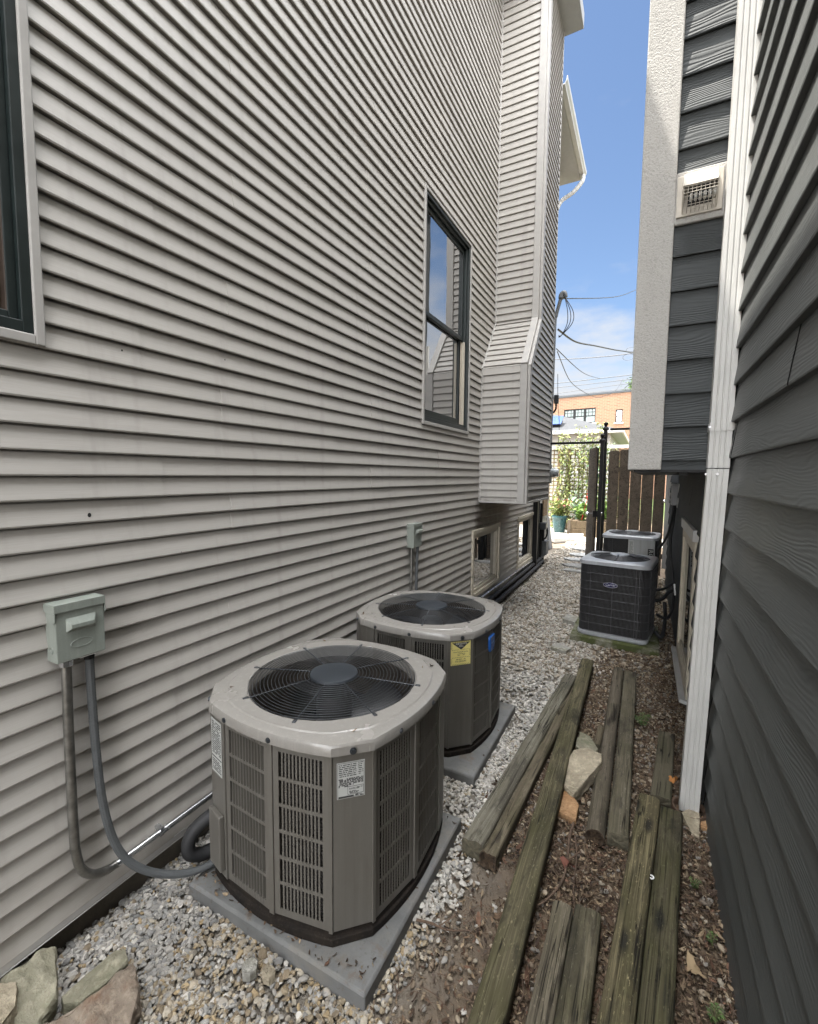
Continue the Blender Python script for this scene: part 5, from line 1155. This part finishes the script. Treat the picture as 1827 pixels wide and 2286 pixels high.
# ------------------------------------------------------------------ electrics on the right
t = empty('disconnect_box', (.36, 6.85, 1.48), 'light grey switch box with a front handle, on the slate siding above the black condenser', 'switch box')
MB().box((.30, 6.74, 1.49), (.372, 6.96, 1.75)).build('enclosure', M['gcap'], t, bevel=.004); MB().box((.295, 6.73, 1.73), (.375, 6.97, 1.765)).build('hood', M['gcap'], t, bevel=.003); MB().box((.366, 6.70, 1.45), (.376, 7.0, 1.79)).build('mount_plate', M['white2'], t)
MB().tube(smooth_path([(.298, 6.80, 1.72), (.265, 6.80, 1.70), (.262, 6.80, 1.64), (.285, 6.80, 1.56), (.298, 6.80, 1.55)], 6), .006, 6).build('lever', M['gcap'], t)
for i, (pts, lb) in enumerate((([(.33, 6.80, 1.49), (.32, 6.82, 1.33), (.29, 6.95, 1.10), (.24, 7.2, .92), (.20, 7.5, .80), (.2, 7.62, .76)], 'black cable whip going from the light grey switch box to the grey condenser'),
                               ([(.345, 6.84, 1.49), (.34, 6.84, 1.30), (.315, 6.82, 1.05), (.32, 6.7, .82), (.345, 6.45, .6), (.352, 6.2, .44), (.33, 6.0, .30), (.27, 5.85, .24), (.17, 5.75, .30)], 'black cable whip sagging from the light grey switch box to the black condenser'))):
    run('cable_whip', pts, .016, M['rubber'], lb, 'cable whip', 8, 10, group='black whips on the slate siding')
run('copper_line', [(.13, 6.05, .50), (.25, 6.15, .52), (.33, 6.25, .56), (.375, 6.3, .57)], .015, M['rubber'], 'upper black line entering the slate siding beside the black condenser', 'pipe', 8, 8, group='black lines beside the black condenser')
run('copper_line', [(.12, 5.95, .40), (.22, 6.0, .42), (.30, 6.12, .49), (.375, 6.2, .50)], .020, M['rubber'], 'lower thicker black line entering the slate siding beside the black condenser', 'pipe', 8, 8, group='black lines beside the black condenser')
run('black_hose', [(.16, 5.62, .14), (.21, 5.58, .10), (.24, 5.66, .12), (.26, 5.85, .26), (.25, 5.95, .40)], .020, M['rubber'], 'short black hose with pale ends at the foot of the black condenser', 'hose', 8, 8)
tag(MB().tube([(.352, 6.18, .58), (.362, 6.12, .46)], .010, 6).build('pale_clip', M['flap']), 'white pipe clip on the sagging black whip', 'clip')
# drain collar under the white downspout
mb = MB(); n = 32; cc = [(math.cos(2 * math.pi * j / n), math.sin(2 * math.pi * j / n)) for j in range(n)]
mb.loft([[(.290 + a * r_, 2.80 + b * r_ * 1.05, z) for a, b in cc] for r_, z in ((.086, -.02), (.086, .040), (.083, .045), (.076, .045), (.073, .040), (.073, -.04))]); dc = mb.build('drain_collar', M['clay'], auto=40); tag(dc, 'brown clay drain collar around the foot of the white downspout', 'drain')
MB().disc((.290, 2.80, .0), (.074, 0, 0), (0, .076, 0), 24, (0, 0, .003)).build('drain_hole', M['dark'], dc)
# ------------------------------------------------------------------ sticks and weeds
for pts, r0, lb in (([(-.262, 2.58), (-.258, 2.45), (-.265, 2.3), (-.252, 2.15), (-.258, 2.02), (-.30, 1.90), (-.345, 1.83)], .007, 'curved brown stick between the longest timber and the round pole'),
                    ([(-.24, 2.32), (-.215, 2.18), (-.205, 2.0), (-.175, 1.86)], .004, 'thin straight stick in front of the round pole'),
                    ([(-.76, 1.55), (-.70, 1.565), (-.63, 1.57), (-.545, 1.61)], .0055, 'stick on the bare soil left of the longest timber'),
                    ([(-.45, 5.05), (-.1, 4.98), (.1, 4.93), (.3, 4.86)], .005, 'long dark stick lying across the soil in front of the mossy slab'),
                    ([(.30, 5.6), (.27, 5.2), (.22, 4.95), (.1, 4.75)], .005, 'thin bent stick by the slate siding near the mossy slab'),
                    ([(.23, 1.75), (.25, 1.62), (.30, 1.5), (.33, 1.42)], .004, 'thin pale stick beside the dark siding at the lower right')):
    P = smooth_path([(a, b, gz(a, b) + .018 + .012 * abs(noise.noise(Vector((a * 9, b * 9, 2))))) for a, b in pts], 6); mb = MB().tube(P, [r0 * (1.1 - .6 * i / len(P)) for i in range(len(P))], 6)
    q = P[len(P) // 2]; mb.tube([q, q + Vector((.05, .06, .02))], r0 * .5, 5); tag(mb.build('stick', M['twig']), lb, 'stick')
def leaves(mb, pts_dirs, size, cols, r, fold=.25):
    if mb.c is None: mb.c = [(.1, .1, .1)] * len(mb.v)
    for p, d in pts_dirs:
        p = Vector(p); d = Vector(d).normalized(); s = size * r.uniform(.6, 1.25)
        side = d.cross(Vector((r.gauss(0, .5), r.gauss(0, .5), 1))); 
        if side.length < .1: side = Vector((1, 0, 0))
        side.normalize(); up = side.cross(d)
        c = cols[r.randrange(len(cols))]; b = r.uniform(.75, 1.25); c = tuple(x * b for x in c)
        V = [p, p + d * s * .4 + side * s * .28 + up * s * .12, p + d * s + up * s * -.1, p + d * s * .4 - side * s * .28 + up * s * .12]
        mb.add(V, [(0, 1, 2), (0, 2, 3)]); mb.c += [c] * 4
GR = [(.05, .085, .022), (.065, .105, .03), (.038, .07, .018), (.085, .12, .04)]
for i, (wx, wy, hh, nn, lb) in enumerate(((.055, 3.66, .09, 46, 'small fern like weed beyond the flat brown timber'), (.275, 2.28, .045, 24, 'small bright green weed right of the dark green timber, nearest the downspout'), (.315, 2.02, .045, 24, 'weed with scattered leaves against the dark siding'), (.285, 1.72, .05, 26, 'green weed midway along the lower right siding'), (.26, 1.52, .035, 14, 'tiny dull weed near the lower right corner'))):
    r = random.Random(i + 5); mb = MB(); st = MB(); mb.c = []
    for k in range(9):
        a = r.uniform(0, 6.28); l = hh * r.uniform(.5, 1.1); e = Vector((wx + math.cos(a) * l * .8, wy + math.sin(a) * l * .8, .02 + l * .6)); P = smooth_path([(wx, wy, .0), (wx + math.cos(a) * l * .3, wy + math.sin(a) * l * .3, .02 + l * .45), e], 4)
        st.tube(P, .0012, 4); leaves(mb, [(q, (math.cos(a + s * 1.0), math.sin(a + s * 1.0), .15)) for q in P[2:] for s in (-1, 1)][:nn // 6 + 3], hh * .32, GR, r)
    w_ = mb.build('weed', M['foliage']); tag(w_, lb, 'weed', 'weeds sprouting from the litter'); st.build('stem', M['stem'], w_)
# dead oak leaves
for i, (lx, ly, s, lb) in enumerate(((.335, 1.50, .055, 'curled orange brown oak leaf against the dark siding'), (.21, 1.19, .05, 'pale lobed oak leaf in the lower right corner'), (.24, 1.86, .05, 'tan curled leaf between the dark green timber and the siding'), (-.245, 2.12, .04, 'dark red leaf scrap near the curved brown stick'), (.215, 2.95, .03, 'small orange leaf lying on the short plain timber'))):
    r = random.Random(i + 33); mb = MB(); P = []; z0 = .03 if i != 4 else .088
    for k in range(18):
        a = k / 18 * 2 * math.pi; q = s * (.75 + .25 * math.cos(5 * a)) * (.62 + .38 * abs(math.cos(a))); P.append((lx + q * math.cos(a + i), ly + q * .8 * math.sin(a + i), z0 + .018 * math.sin(2 * a + i) + .01 * math.cos(3 * a)))
    k0 = (lx, ly, z0 + .004); mb.v = P + [k0]; mb.f = [(k, (k + 1) % 18, 18) for k in range(18)]; mb.c = [[(.23, .12, .06), (.28, .21, .13), (.25, .185, .11), (.12, .05, .035), (.3, .13, .04)][i]] * 19
    tag(mb.build('dead_leaf', M['leaf'], smooth=True), lb, 'leaf')

# ------------------------------------------------------------------ gate and fence at the far end
YG = 9.4
fn = empty('board_fence', (-.15, YG, 0), 'dark brown board fence with dog eared tops behind the grey condenser', 'fence')
r = random.Random(2)
def board(x0, x1, y, z0, z1, name, parent, th=.02, ear=.025):
    MB().loft([[(x0, yy, z0), (x1, yy, z0), (x1, yy, z1 - ear), (x1 - ear, yy, z1), (x0 + ear, yy, z1), (x0, yy, z1 - ear)] for yy in (y, y + th)], True, True).build(name, M['fence'], parent, bevel=.003)
xs_ = [-.655, -.465, -.275, -.08, .12, .305]
for a, b in zip(xs_[:-1], xs_[1:]): board(a + r.uniform(.002, .005), b - r.uniform(.002, .005), YG + .01 + r.uniform(0, .008), .04, 2.36 + r.uniform(-.02, .03), 'board', fn)
MB().box((-.66, YG + .034, .35), (.32, YG + .075, .44)).box((-.66, YG + .034, 1.95), (.32, YG + .075, 2.04)).build('rail', M['fence'], fn)
kn = MB(); kn.tube([(.30, YG - .02, 1.42), (.30, YG - .06, 1.42)], .012, 8); kn.loft([[(.30 + a * q, yy, 1.42 + b * q) for a, b in cc[::2]] for q, yy in ((.008, YG - .05), (.028, YG - .06), (.03, YG - .08), (.012, YG - .095))], True, True); kn.build('knob', M['chrome'], fn, auto=40)
def ball_post(x, y, h, label, bars):
    p = empty('iron_post', (x, y, 0), label, 'post', 'black iron posts with ball finials'); MB().box((x - .033, y - .033, 0), (x + .033, y + .033, h - .14)).build('shaft', M['black'], p, bevel=.004)
    n = 16; c2 = [(math.cos(2 * math.pi * j / n), math.sin(2 * math.pi * j / n)) for j in range(n)]
    MB().loft([[(x + a * q, y + b * q, z) for a, b in c2] for q, z in ((.055, h - .15), (.058, h - .12), (.04, h - .10), (.018, h - .075), (.030, h - .065), (.042, h - .04), (.040, h - .015), (.02, h), (.004, h + .004))], True, True).build('ball_finial', M['black'], p, auto=40)
    for (x0, x1, z) in bars: MB().box((x0, y - .018, z - .022), (x1, y + .018, z + .022)).build('top_bar', M['black'], p, bevel=.003)
ball_post(-.775, YG - .02, 2.66, 'black iron post with a ball finial and a bar reaching left to the vinyl house', [(-1.90, -.81, 2.50)])
ball_post(-.742, YG + .20, 2.90, 'taller black iron post with a ball finial and a bar reaching right', [(-.665, .38, 2.76)])
gl = empty('wooden_gate', (-.845, YG + .02, 0), 'open dark wooden gate leaf seen almost edge on', 'gate')
for i in range(7): board_x = -.875; MB().box((-.885, YG + .02 + i * .145, .05), (-.858, YG + .155 + i * .145, 2.42 - .0 * i)).build('board', M['fence'], gl, bevel=.003)
MB().box((-.8575, YG + .02, .05), (-.83, YG + .10, 2.40)).box((-.8575, YG + .95, .05), (-.83, YG + 1.03, 2.40)).box((-.857, YG + .10, .3), (-.832, YG + .95, .38)).box((-.857, YG + .10, 2.0), (-.832, YG + .95, 2.08)).build('metal_frame', M['black'], gl, bevel=.003)
for sx in (-1, 1):
    xx = -.872 + sx * .03; mb = MB(); mb.tube([(xx, YG + .06, 1.13), (xx + sx * .055, YG + .06, 1.13)], .013, 8); mb.loft([[(xx + sx * q2, YG + .06 + a * q, 1.13 + b * q) for a, b in cc[::2]] for q, q2 in ((.012, .05), (.036, .065), (.042, .09), (.032, .115), (.006, .125))], True, True); mb.build('door_knob', M['chrome'], gl, auto=40)
MB().box((-.90, YG + .0, 1.07), (-.80, YG + .10, 1.19)).build('lock_box', M['black'], gl, bevel=.006)
MB().box((-.735, YG - .06, .02), (-.70, YG - .03, 2.1)).build('edge_tube', M['black'], gl)

gl.rotation_euler = (0, 0, R(13))
# ------------------------------------------------------------------ the yard beyond
pb = empty('planter_box', (-1.75, 15.2, 0), 'raised wooden planter box with two plank courses', 'planter')
for zz in (0.0, .245):
    mb = MB(); mb.box((-2.09, 14.7, zz + .003), (-.55, 14.75, zz + .24)).box((-2.10, 14.75, zz + .003), (-2.05, 16.0, zz + .24)).box((-.6, 14.75, zz + .003), (-.55, 16.0, zz + .24)).box((-2.05, 15.95, zz + .003), (-.6, 16.0, zz + .24)); mb.build('plank_course', M['planter'], pb, bevel=.005)
MB().box((-2.12, 14.68, 0), (-2.03, 14.77, .5)).build('corner_block', M['fence'], pb); MB().box((-2.05, 14.75, .3), (-.6, 15.95, .46)).build('planting_soil', M['soil'], pb)
def plant(name, c, rx, h, nst, nl, size, cols, label, cat='plant', seed=1, fl=None, grp=None):
    r = random.Random(seed); e = empty(name, c, label, cat, grp); st = MB(); lf = MB(); lf.c = []
    for k in range(nst):
        a = r.uniform(0, 6.28); q = rx * math.sqrt(r.random()); l = h * r.uniform(.55, 1.0); P = smooth_path([c, (c[0] + q * .4 * math.cos(a), c[1] + q * .4 * math.sin(a), c[2] + l * .5), (c[0] + q * math.cos(a), c[1] + q * math.sin(a), c[2] + l)], 5)
        st.tube(P, .006, 4)
        leaves(lf, [(P[r.randrange(2, len(P))] + Vector((r.gauss(0, .03), r.gauss(0, .03), r.gauss(0, .03))), (r.gauss(0, 1), r.gauss(0, 1), r.gauss(.1, .5))) for _ in range(nl)], size, cols, r)
    st.build('stem', M['stem'], e); lf.build('leaves', M['foliage'], e)
    if fl:
        ff = MB(); ff.c = []; leaves(ff, [((c[0] + r.uniform(-rx, rx), c[1] + r.uniform(-rx, rx), c[2] + h * r.uniform(.5, .95)), (r.gauss(0, 1), r.gauss(0, 1), .4)) for _ in range(40)], size * .7, [fl], r); ff.build('flowers', M['foliage'], e)
    return e
GB = [(.10, .19, .03), (.15, .25, .05), (.08, .15, .03), (.20, .28, .09)]
plant('leafy_vegetable', (-1.75, 15.1, .46), .32, .62, 26, 14, .15, GB, 'bushy bright green vegetable plant in the left of the planter box', seed=3)
plant('leafy_vegetable', (-1.15, 15.3, .46), .36, .72, 26, 14, .15, GB, 'taller bright green vegetable plant in the planter box behind the gate leaf', seed=4)
plant('leafy_vegetable', (-1.95, 15.6, .46), .3, .85, 14, 12, .15, [(.22, .30, .22), (.28, .36, .28), (.16, .24, .15)], 'pale blue green vegetable plant at the back of the planter box', seed=6)
mb = MB(); P = [(-1.74, 14.95, .5), (-1.60, 14.95, 1.18), (-1.43, 14.95, 1.98)]; rs_ = empty('red_stake', P[0], 'leaning red spiral stake standing in the planter box', 'stake'); mb.tube(P, .012, 6); mb.build('rod', M['red'], rs_)
mb = MB(); N_ = 90; hp = []
for i in range(N_ + 1):
    t_ = i / N_; b = Vector(P[1]) * (1 - t_) + Vector(P[2]) * t_; a = t_ * 2 * math.pi * 9; hp.append(b + Vector((.045 * math.cos(a), .045 * math.sin(a), .01 * math.sin(a))))
mb.tube(hp, .010, 5); mb.build('spiral', M['red'], rs_)
pt = empty('flower_pot', (-2.49, 15.5, 0), 'teal glazed flower pot standing on the pale paving', 'pot'); n = 36; cc = [(math.cos(2 * math.pi * j / n), math.sin(2 * math.pi * j / n)) for j in range(n)]
MB().loft([[(-2.49 + a * q, 15.5 + b * q, z) for a, b in cc] for q, z in ((.15, 0), (.165, .02), (.21, .28), (.23, .46), (.245, .50), (.26, .51), (.26, .56), (.235, .56), (.225, .5))], True, False).build('glazed_body', M['pot'], pt, auto=40); MB().disc((-2.49, 15.5, .51), (.225, 0, 0), (0, .225, 0), 24).build('potting_soil', M['soil'], pt)
plant('flowering_plant', (-2.49, 15.5, .51), .38, .62, 24, 14, .11, [(.17, .22, .05), (.24, .27, .09), (.12, .17, .04)], 'yellow green flowering plant in the teal pot', seed=9, fl=(.45, .12, .10))
plant('leafy_shrub', (-2.75, 16.2, .0), .4, 1.15, 20, 14, .12, [(.20, .26, .05), (.26, .30, .10), (.14, .20, .05)], 'yellow green shrub behind the teal pot', seed=12)
bn = empty('waste_bin', (-2.3, 11.9, 0), 'grey tapered bin standing just past the vinyl house', 'bin'); MB().loft([[(-2.3 + a * q, 11.9 + b * q, z) for a, b in ((-1, -1), (1, -1), (1, 1), (-1, 1))] for q, z in ((.20, 0), (.20, .05), (.12, .80), (.11, .82))], True, True).build('bin_body', M['bin'], bn, bevel=.02); MB().box((-2.51, 11.69, .0), (-2.09, 12.11, .03)).build('bin_foot', M['bin'], bn)
# trellis with a climbing vine
tr = empty('trellis_fence', (-2.2, 16.6, 0), 'tan lattice trellis fence under the climbing vine', 'fence')
mb = MB()
for i in range(30): xx = -4.2 + i * .14; mb.box((xx, 16.60, .25), (xx + .035, 16.612, 2.78))
for i in range(19): zz = .3 + i * .135; mb.box((-4.2, 16.613, zz), (-.1, 16.625, zz + .035))
mb.build('lattice', M['cedar'], tr)
for xx in (-3.45, -2.78, -2.46, -1.6, -.7): MB().box((xx, 16.5, 0), (xx + .09, 16.59, 2.86)).build('fence_post', M['cedar'], tr, bevel=.005)
MB().box((-4.2, 16.49, 2.8), (-.1, 16.63, 2.9)).build('top_rail', M['white2'], tr)
r = random.Random(21); vn = empty('climbing_vine', (-2.0, 16.3, 0), 'tall yellow green vine climbing over the lattice trellis', 'vine'); st = MB(); lf = MB(); lf.c = []
VC = [(.20, .235, .06), (.27, .28, .10), (.14, .18, .045), (.31, .31, .14), (.10, .16, .06), (.22, .26, .09)]
for k in range(34):
    x0 = r.uniform(-2.9, -.9); P = [Vector((x0 + r.uniform(-.1, .1), 16.35, .2))]
    hgt = 2.2 + 1.25 * math.exp(-((x0 + 1.95) / .62) ** 2) * r.uniform(.55, 1.0) if x0 > -2.55 else r.uniform(1.4, 2.4)
    for j in range(12): q = P[-1]; P.append(Vector((q.x + r.gauss(0, .07), 16.35 + r.gauss(0, .12), q.z + hgt / 12)))
    st.tube(P, .008, 4)
    leaves(lf, [(P[r.randrange(1, 13)] + Vector((r.gauss(0, .10), r.gauss(0, .12), r.gauss(0, .10))), (r.gauss(0, 1), r.gauss(-.3, .8), r.gauss(-.5, .5))) for _ in range(int(34 * hgt))], .112, VC if x0 < -1.55 else VC[2:5] + [(.09, .17, .09)], r)
st.build('stem', M['stem'], vn); lf.build('leaves', M['foliage'], vn)
# garage behind the trellis
ga = empty('garage', (-4, 24, 0), 'white sided garage with a grey hip roof beyond the trellis', 'garage'); gx0, gx1, gy0, gy1, gh = -9.0, -1.42, 20.45, 27.6, 3.62
mb = MB(); siding(mb, (0, gy0, 0), (1, 0, 0), (0, 0, 1), (0, -1, 0), 0, gh, .11, 0, .012, gx0, gx1); siding(mb, (gx1, 0, 0), (0, 1, 0), (0, 0, 1), (1, 0, 0), 0, gh, .11, 0, .012, gy0, gy1); mb.build('wall', M['garside'], ga)
box((gx1 - .06, gy0 - .025, 0), (gx1 + .025, gy0 + .06, gh), 'corner_trim', M['white2'], ga); box((gx0, gy0 - .018, gh - .45), (gx1 - .07, gy0 - .0005, gh), 'frieze_board', M['white2'], ga)
o_ = .46; box((gx0 - o_, gy0 - o_, gh), (gx1 + o_, gy1 + o_, gh + .03), 'soffit', M['soffit'], ga)
mb = MB(); mb.box((gx0 - o_, gy0 - o_ - .06, gh - .01), (gx1 + o_ + .06, gy0 - o_, gh + .15)).box((gx1 + o_, gy0 - o_, gh - .01), (gx1 + o_ + .06, gy1 + o_, gh + .15)); mb.build('gutter', M['white'], ga, bevel=.01)
ex0, ex1, ey0, ey1 = gx0 - o_, gx1 + o_, gy0 - o_, gy1 + o_; rh = gh + .10; mid = (ey0 + ey1) / 2; hw = (ey1 - ey0) / 2; zr = rh + hw * .36
mb = MB(); mb.add([(ex0, ey0, rh), (ex1, ey0, rh), (ex1, ey1, rh), (ex0, ey1, rh), (ex0 + hw, mid, zr), (ex1 - hw, mid, zr)], [(0, 1, 5, 4), (1, 2, 5), (2, 3, 4, 5), (3, 0, 4)]); mb.build('roof', M['shingle'], ga)
so = empty('solar_panel', (-4.4, 20.9, 4.2), 'tilted blue solar panel raised on the garage roof', 'solar panel'); mb = MB(); sxv = Vector((1, 0, 0)); syv = Vector((0, math.cos(R(32)), math.sin(R(32)))); szv = sxv.cross(syv)
mb.obox(Vector((-4.75, 21.0, 4.32)), sxv * 1.35, syv * .40, szv * .02); mb.build('panel_glass', M['solar'], so); MB().box((-6.05, 20.75, 3.85), (-3.45, 20.8, 4.10)).box((-6.05, 21.3, 4.0), (-3.45, 21.35, 4.45)).build('mount_frame', M['black'], so)
# brick building
bk = empty('brick_building', (-5, 45, 0), 'orange brick building with a flat roof and dark framed windows behind the garage', 'building'); B = Matrix.Translation((-5, 45, 0)) @ Matrix.Rotation(R(-9), 4, 'Z')
def bput(o): o.matrix_basis = Matrix.Rotation(R(-9), 4, 'Z'); return o
WN = [(-2.25, .62, 6.78, 8.12), (2.32, 2.90, 6.68, 7.80), (-7.2, -5.8, 6.8, 8.1), (5.2, 6.6, 6.7, 8.0), (-2.2, .6, 2.6, 4.2), (2.3, 2.9, 2.7, 4.0)]
mb = MB(); zz_ = sorted({0, 9.25} | {z for w in WN for z in w[2:]}); xx_ = sorted({-14, 12} | {x for w in WN for x in w[:2]})
for i in range(len(xx_) - 1):
    for j in range(len(zz_) - 1):
        xm, zm = (xx_[i] + xx_[i + 1]) / 2, (zz_[j] + zz_[j + 1]) / 2
        if any(w[0] < xm < w[1] and w[2] < zm < w[3] for w in WN): continue
        mb.add([(xx_[i], 0, zz_[j]), (xx_[i + 1], 0, zz_[j]), (xx_[i + 1], 0, zz_[j + 1]), (xx_[i], 0, zz_[j + 1])], [(0, 1, 2, 3)])
mb.box((-14, .3, 0), (12, 9, 9.2)); bput(mb.build('wall', M['brick'], bk, world=False))
bput(MB().box((-14.1, -.06, 9.25), (12.1, 9.1, 9.42)).build('roof', M['guard'], bk, world=False))
for wi, (a, b, c_, d_) in enumerate(WN):
    k = 3 if b - a > 2 else (2 if b - a > 1 else 1); f = MB(); f.box((a, .02, c_), (b, .14, c_ + .09)).box((a, .02, d_ - .09), (b, .14, d_))
    for i in range(k + 1): xx = a + (b - a) * i / k; w_ = .10 if 0 < i < k else .07; f.box((max(a, xx - w_), .021, c_ + .09), (min(b, xx + w_), .139, d_ - .09))
    zm = c_ + (d_ - c_) * .48; f.box((a, .03, zm - .04), (b, .12, zm + .04))
    for i in range(k):
        x0_ = a + (b - a) * i / k; ww = (b - a) / k
        for q in ((1 / 3, 2 / 3) if k > 1 else ()): f.box((x0_ + ww * q - .015, .05, zm + .04), (x0_ + ww * q + .015, .09, d_ - .09))
        if k > 1: f.box((x0_, .052, zm + (d_ - zm) * .5 - .015), (x0_ + ww, .088, zm + (d_ - zm) * .5 + .015))
    fo = bput(f.build('window', M['black'], bk, world=False)); MB().box((a, .10, c_), (b, .11, d_)).build('pane', M['glass2'] if k > 1 else M['glass'], fo, world=False); MB().box((a - .1, -.05, c_ - .13), (b + .1, .1, c_ - .005)).build('sill', M['kerb'], fo, world=False); MB().box((a - .05, -.012, d_ + .003), (b + .05, .02, d_ + .24)).build('lintel', M['brick'], fo, world=False)
# trees far behind
def tree(c, h, w, label, seed):
    r = random.Random(seed); t = empty('leafy_tree', c, label, 'tree', 'trees beyond the rooftops'); tk = MB(); c = Vector(c); tk.tube([c, c + Vector((.1, 0, h * .4)), c + Vector((-.1, .1, h * .75))], [.28, .2, .09], 8); cl = []
    for k in range(26):
        a = r.uniform(0, 6.28); q = r.uniform(.2, 1) * w; z = h * r.uniform(.42, .98); e = c + Vector((q * math.cos(a) * math.sqrt(max(.05, 1 - ((z / h - .62) / .42) ** 2)), q * math.sin(a) * .8, z)); tk.tube([c + Vector((0, 0, z * .62)), (c + Vector((0, 0, z * .75)) + e) / 2, e], [.06, .04, .015], 4); cl.append(e)
    tk.build('trunk', M['stem'], t); lf = MB(); lf.c = []
    for e in cl: leaves(lf, [(e + Vector((r.gauss(0, .65), r.gauss(0, .65), r.gauss(0, .5))), (r.gauss(0, 1), r.gauss(0, 1), r.gauss(0, .6))) for _ in range(260)], .34, [(.07, .12, .03), (.05, .09, .022), (.10, .15, .04)], r)
    lf.build('crown', M['foliage'], t)
tree((-.2, 62, 0), 14.6, 2.9, 'green tree top showing over the brick building beside the stucco corner', 5)
tree((-24, 74, 0), 12.5, 4.0, 'leafy tree far left behind the brick building', 6)
tree((9, 58, 0), 11.5, 3.5, 'leafy tree far right behind the brick building', 7)
# wires
def sag(a, b, s, n=14): a, b = Vector(a), Vector(b); return [a + (b - a) * (i / n) - Vector((0, 0, s * 4 * (i / n) * (1 - i / n))) for i in range(n + 1)]
for pts, r_, lb in (([(-1.67, 9.9, 5.46), (-1.1, 16.2, 7.55), (-.6, 22, 9.78), (.5, 34, 14.4)], .011, 'single thin overhead wire leaving the weatherhead across the blue sky'),
    ([(-1.75, 9.9, 4.86), (-1.72, 12.2, 5.2), (-1.55, 15, 5.78), (-1.05, 18.5, 6.42), (-.48, 22, 7.16), (1.2, 30, 9.2)], .022, 'thick twisted service cable sagging from below the weatherhead'),
    ([(-9, 26, 8.5), (-5.18, 26, 8.22), (-2.8, 26, 8.08), (-.57, 26, 8.12), (3, 26, 8.6)], .022, 'upper cable crossing the sky with coiled loops on it'),
    ([(-1.81, 10.1, 4.53), (-2.2, 18, 5.62), (-2.77, 30, 7.75)], .011, 'thin drop wire sloping right from the far house corner'),
    ([(-1.79, 10.1, 4.47), (-2.1, 14, 4.62), (-2.26, 18, 5.0), (-2.1, 20.5, 5.16), (-1.91, 22, 5.38), (-1.6, 25.5, 6.2), (-1.39, 28, 7.25)], .010, 'slack thin wire drooping in front of the brick wall'),
    ([(-16, 39, 9.3), (-8.43, 39, 9.4), (-.79, 39, 9.62), (8, 39, 10.0)], .028, 'uppermost power line above the brick roof'), ([(-16, 39, 8.8), (-8.4, 39, 9.03), (-.77, 39, 9.3), (8, 39, 9.7)], .024, 'second power line above the brick roof'),
    ([(-16, 39, 8.2), (-8.4, 39, 8.52), (-.76, 39, 9.02), (8, 39, 9.5)], .02, 'third power line, just above the brick roof'), ([(-16, 39, 8.3), (-8.4, 39, 8.37), (-.74, 39, 8.6), (8, 39, 9.0)], .018, 'lowest power line over the brick roof edge')):
    tag(MB().tube(smooth_path(pts, 8), r_, 5).build('overhead_wire', M['wire']), lb, 'wire', 'overhead wires')
tag(MB().tube(smooth_path([(-1.76, 10.08, 4.0), (-1.74, 10.1, 3.4), (-1.70, 10.1, 3.0), (-1.70, 10.1, 2.6), (-1.72, 10.1, 2.35)], 8), .006, 5).build('hanging_wire', M['wire']), 'loose black wire hanging down the far house corner', 'wire')
mb = MB()
for dx, dz, q in ((.05, .16, .22), (-.05, -.18, .26)): mb.tube([(-1.05 + dx + q * math.cos(a), 26, 8.1 + dz + q * .6 * math.sin(a)) for a in [k * math.pi / 10 for k in range(20)]], .008, 4, closed=True)
tag(mb.build('wire_coil', M['wire']), 'coiled slack loops hanging on the upper cable', 'wire')
# the white downspout leaning pole etc. are parts of their houses; the scrap hole in the vinyl
for yy, zz, ra, rb in ((.963, 1.686, .0065, .0085), (1.116, 2.34, .003, .004), (1.619, 2.415, .0025, .0035), (1.341, 1.487, .002, .002), (.759, .316, .004, .003)):
    of = .018 * (1 - ((zz - PH) % EL) / EL) + .0026; MB().disc((XL + of, yy, zz), (0, ra, 0), (0, 0, rb), 12, (.0007, 0, 0)).build('nail_hole', M['dark'], LH)
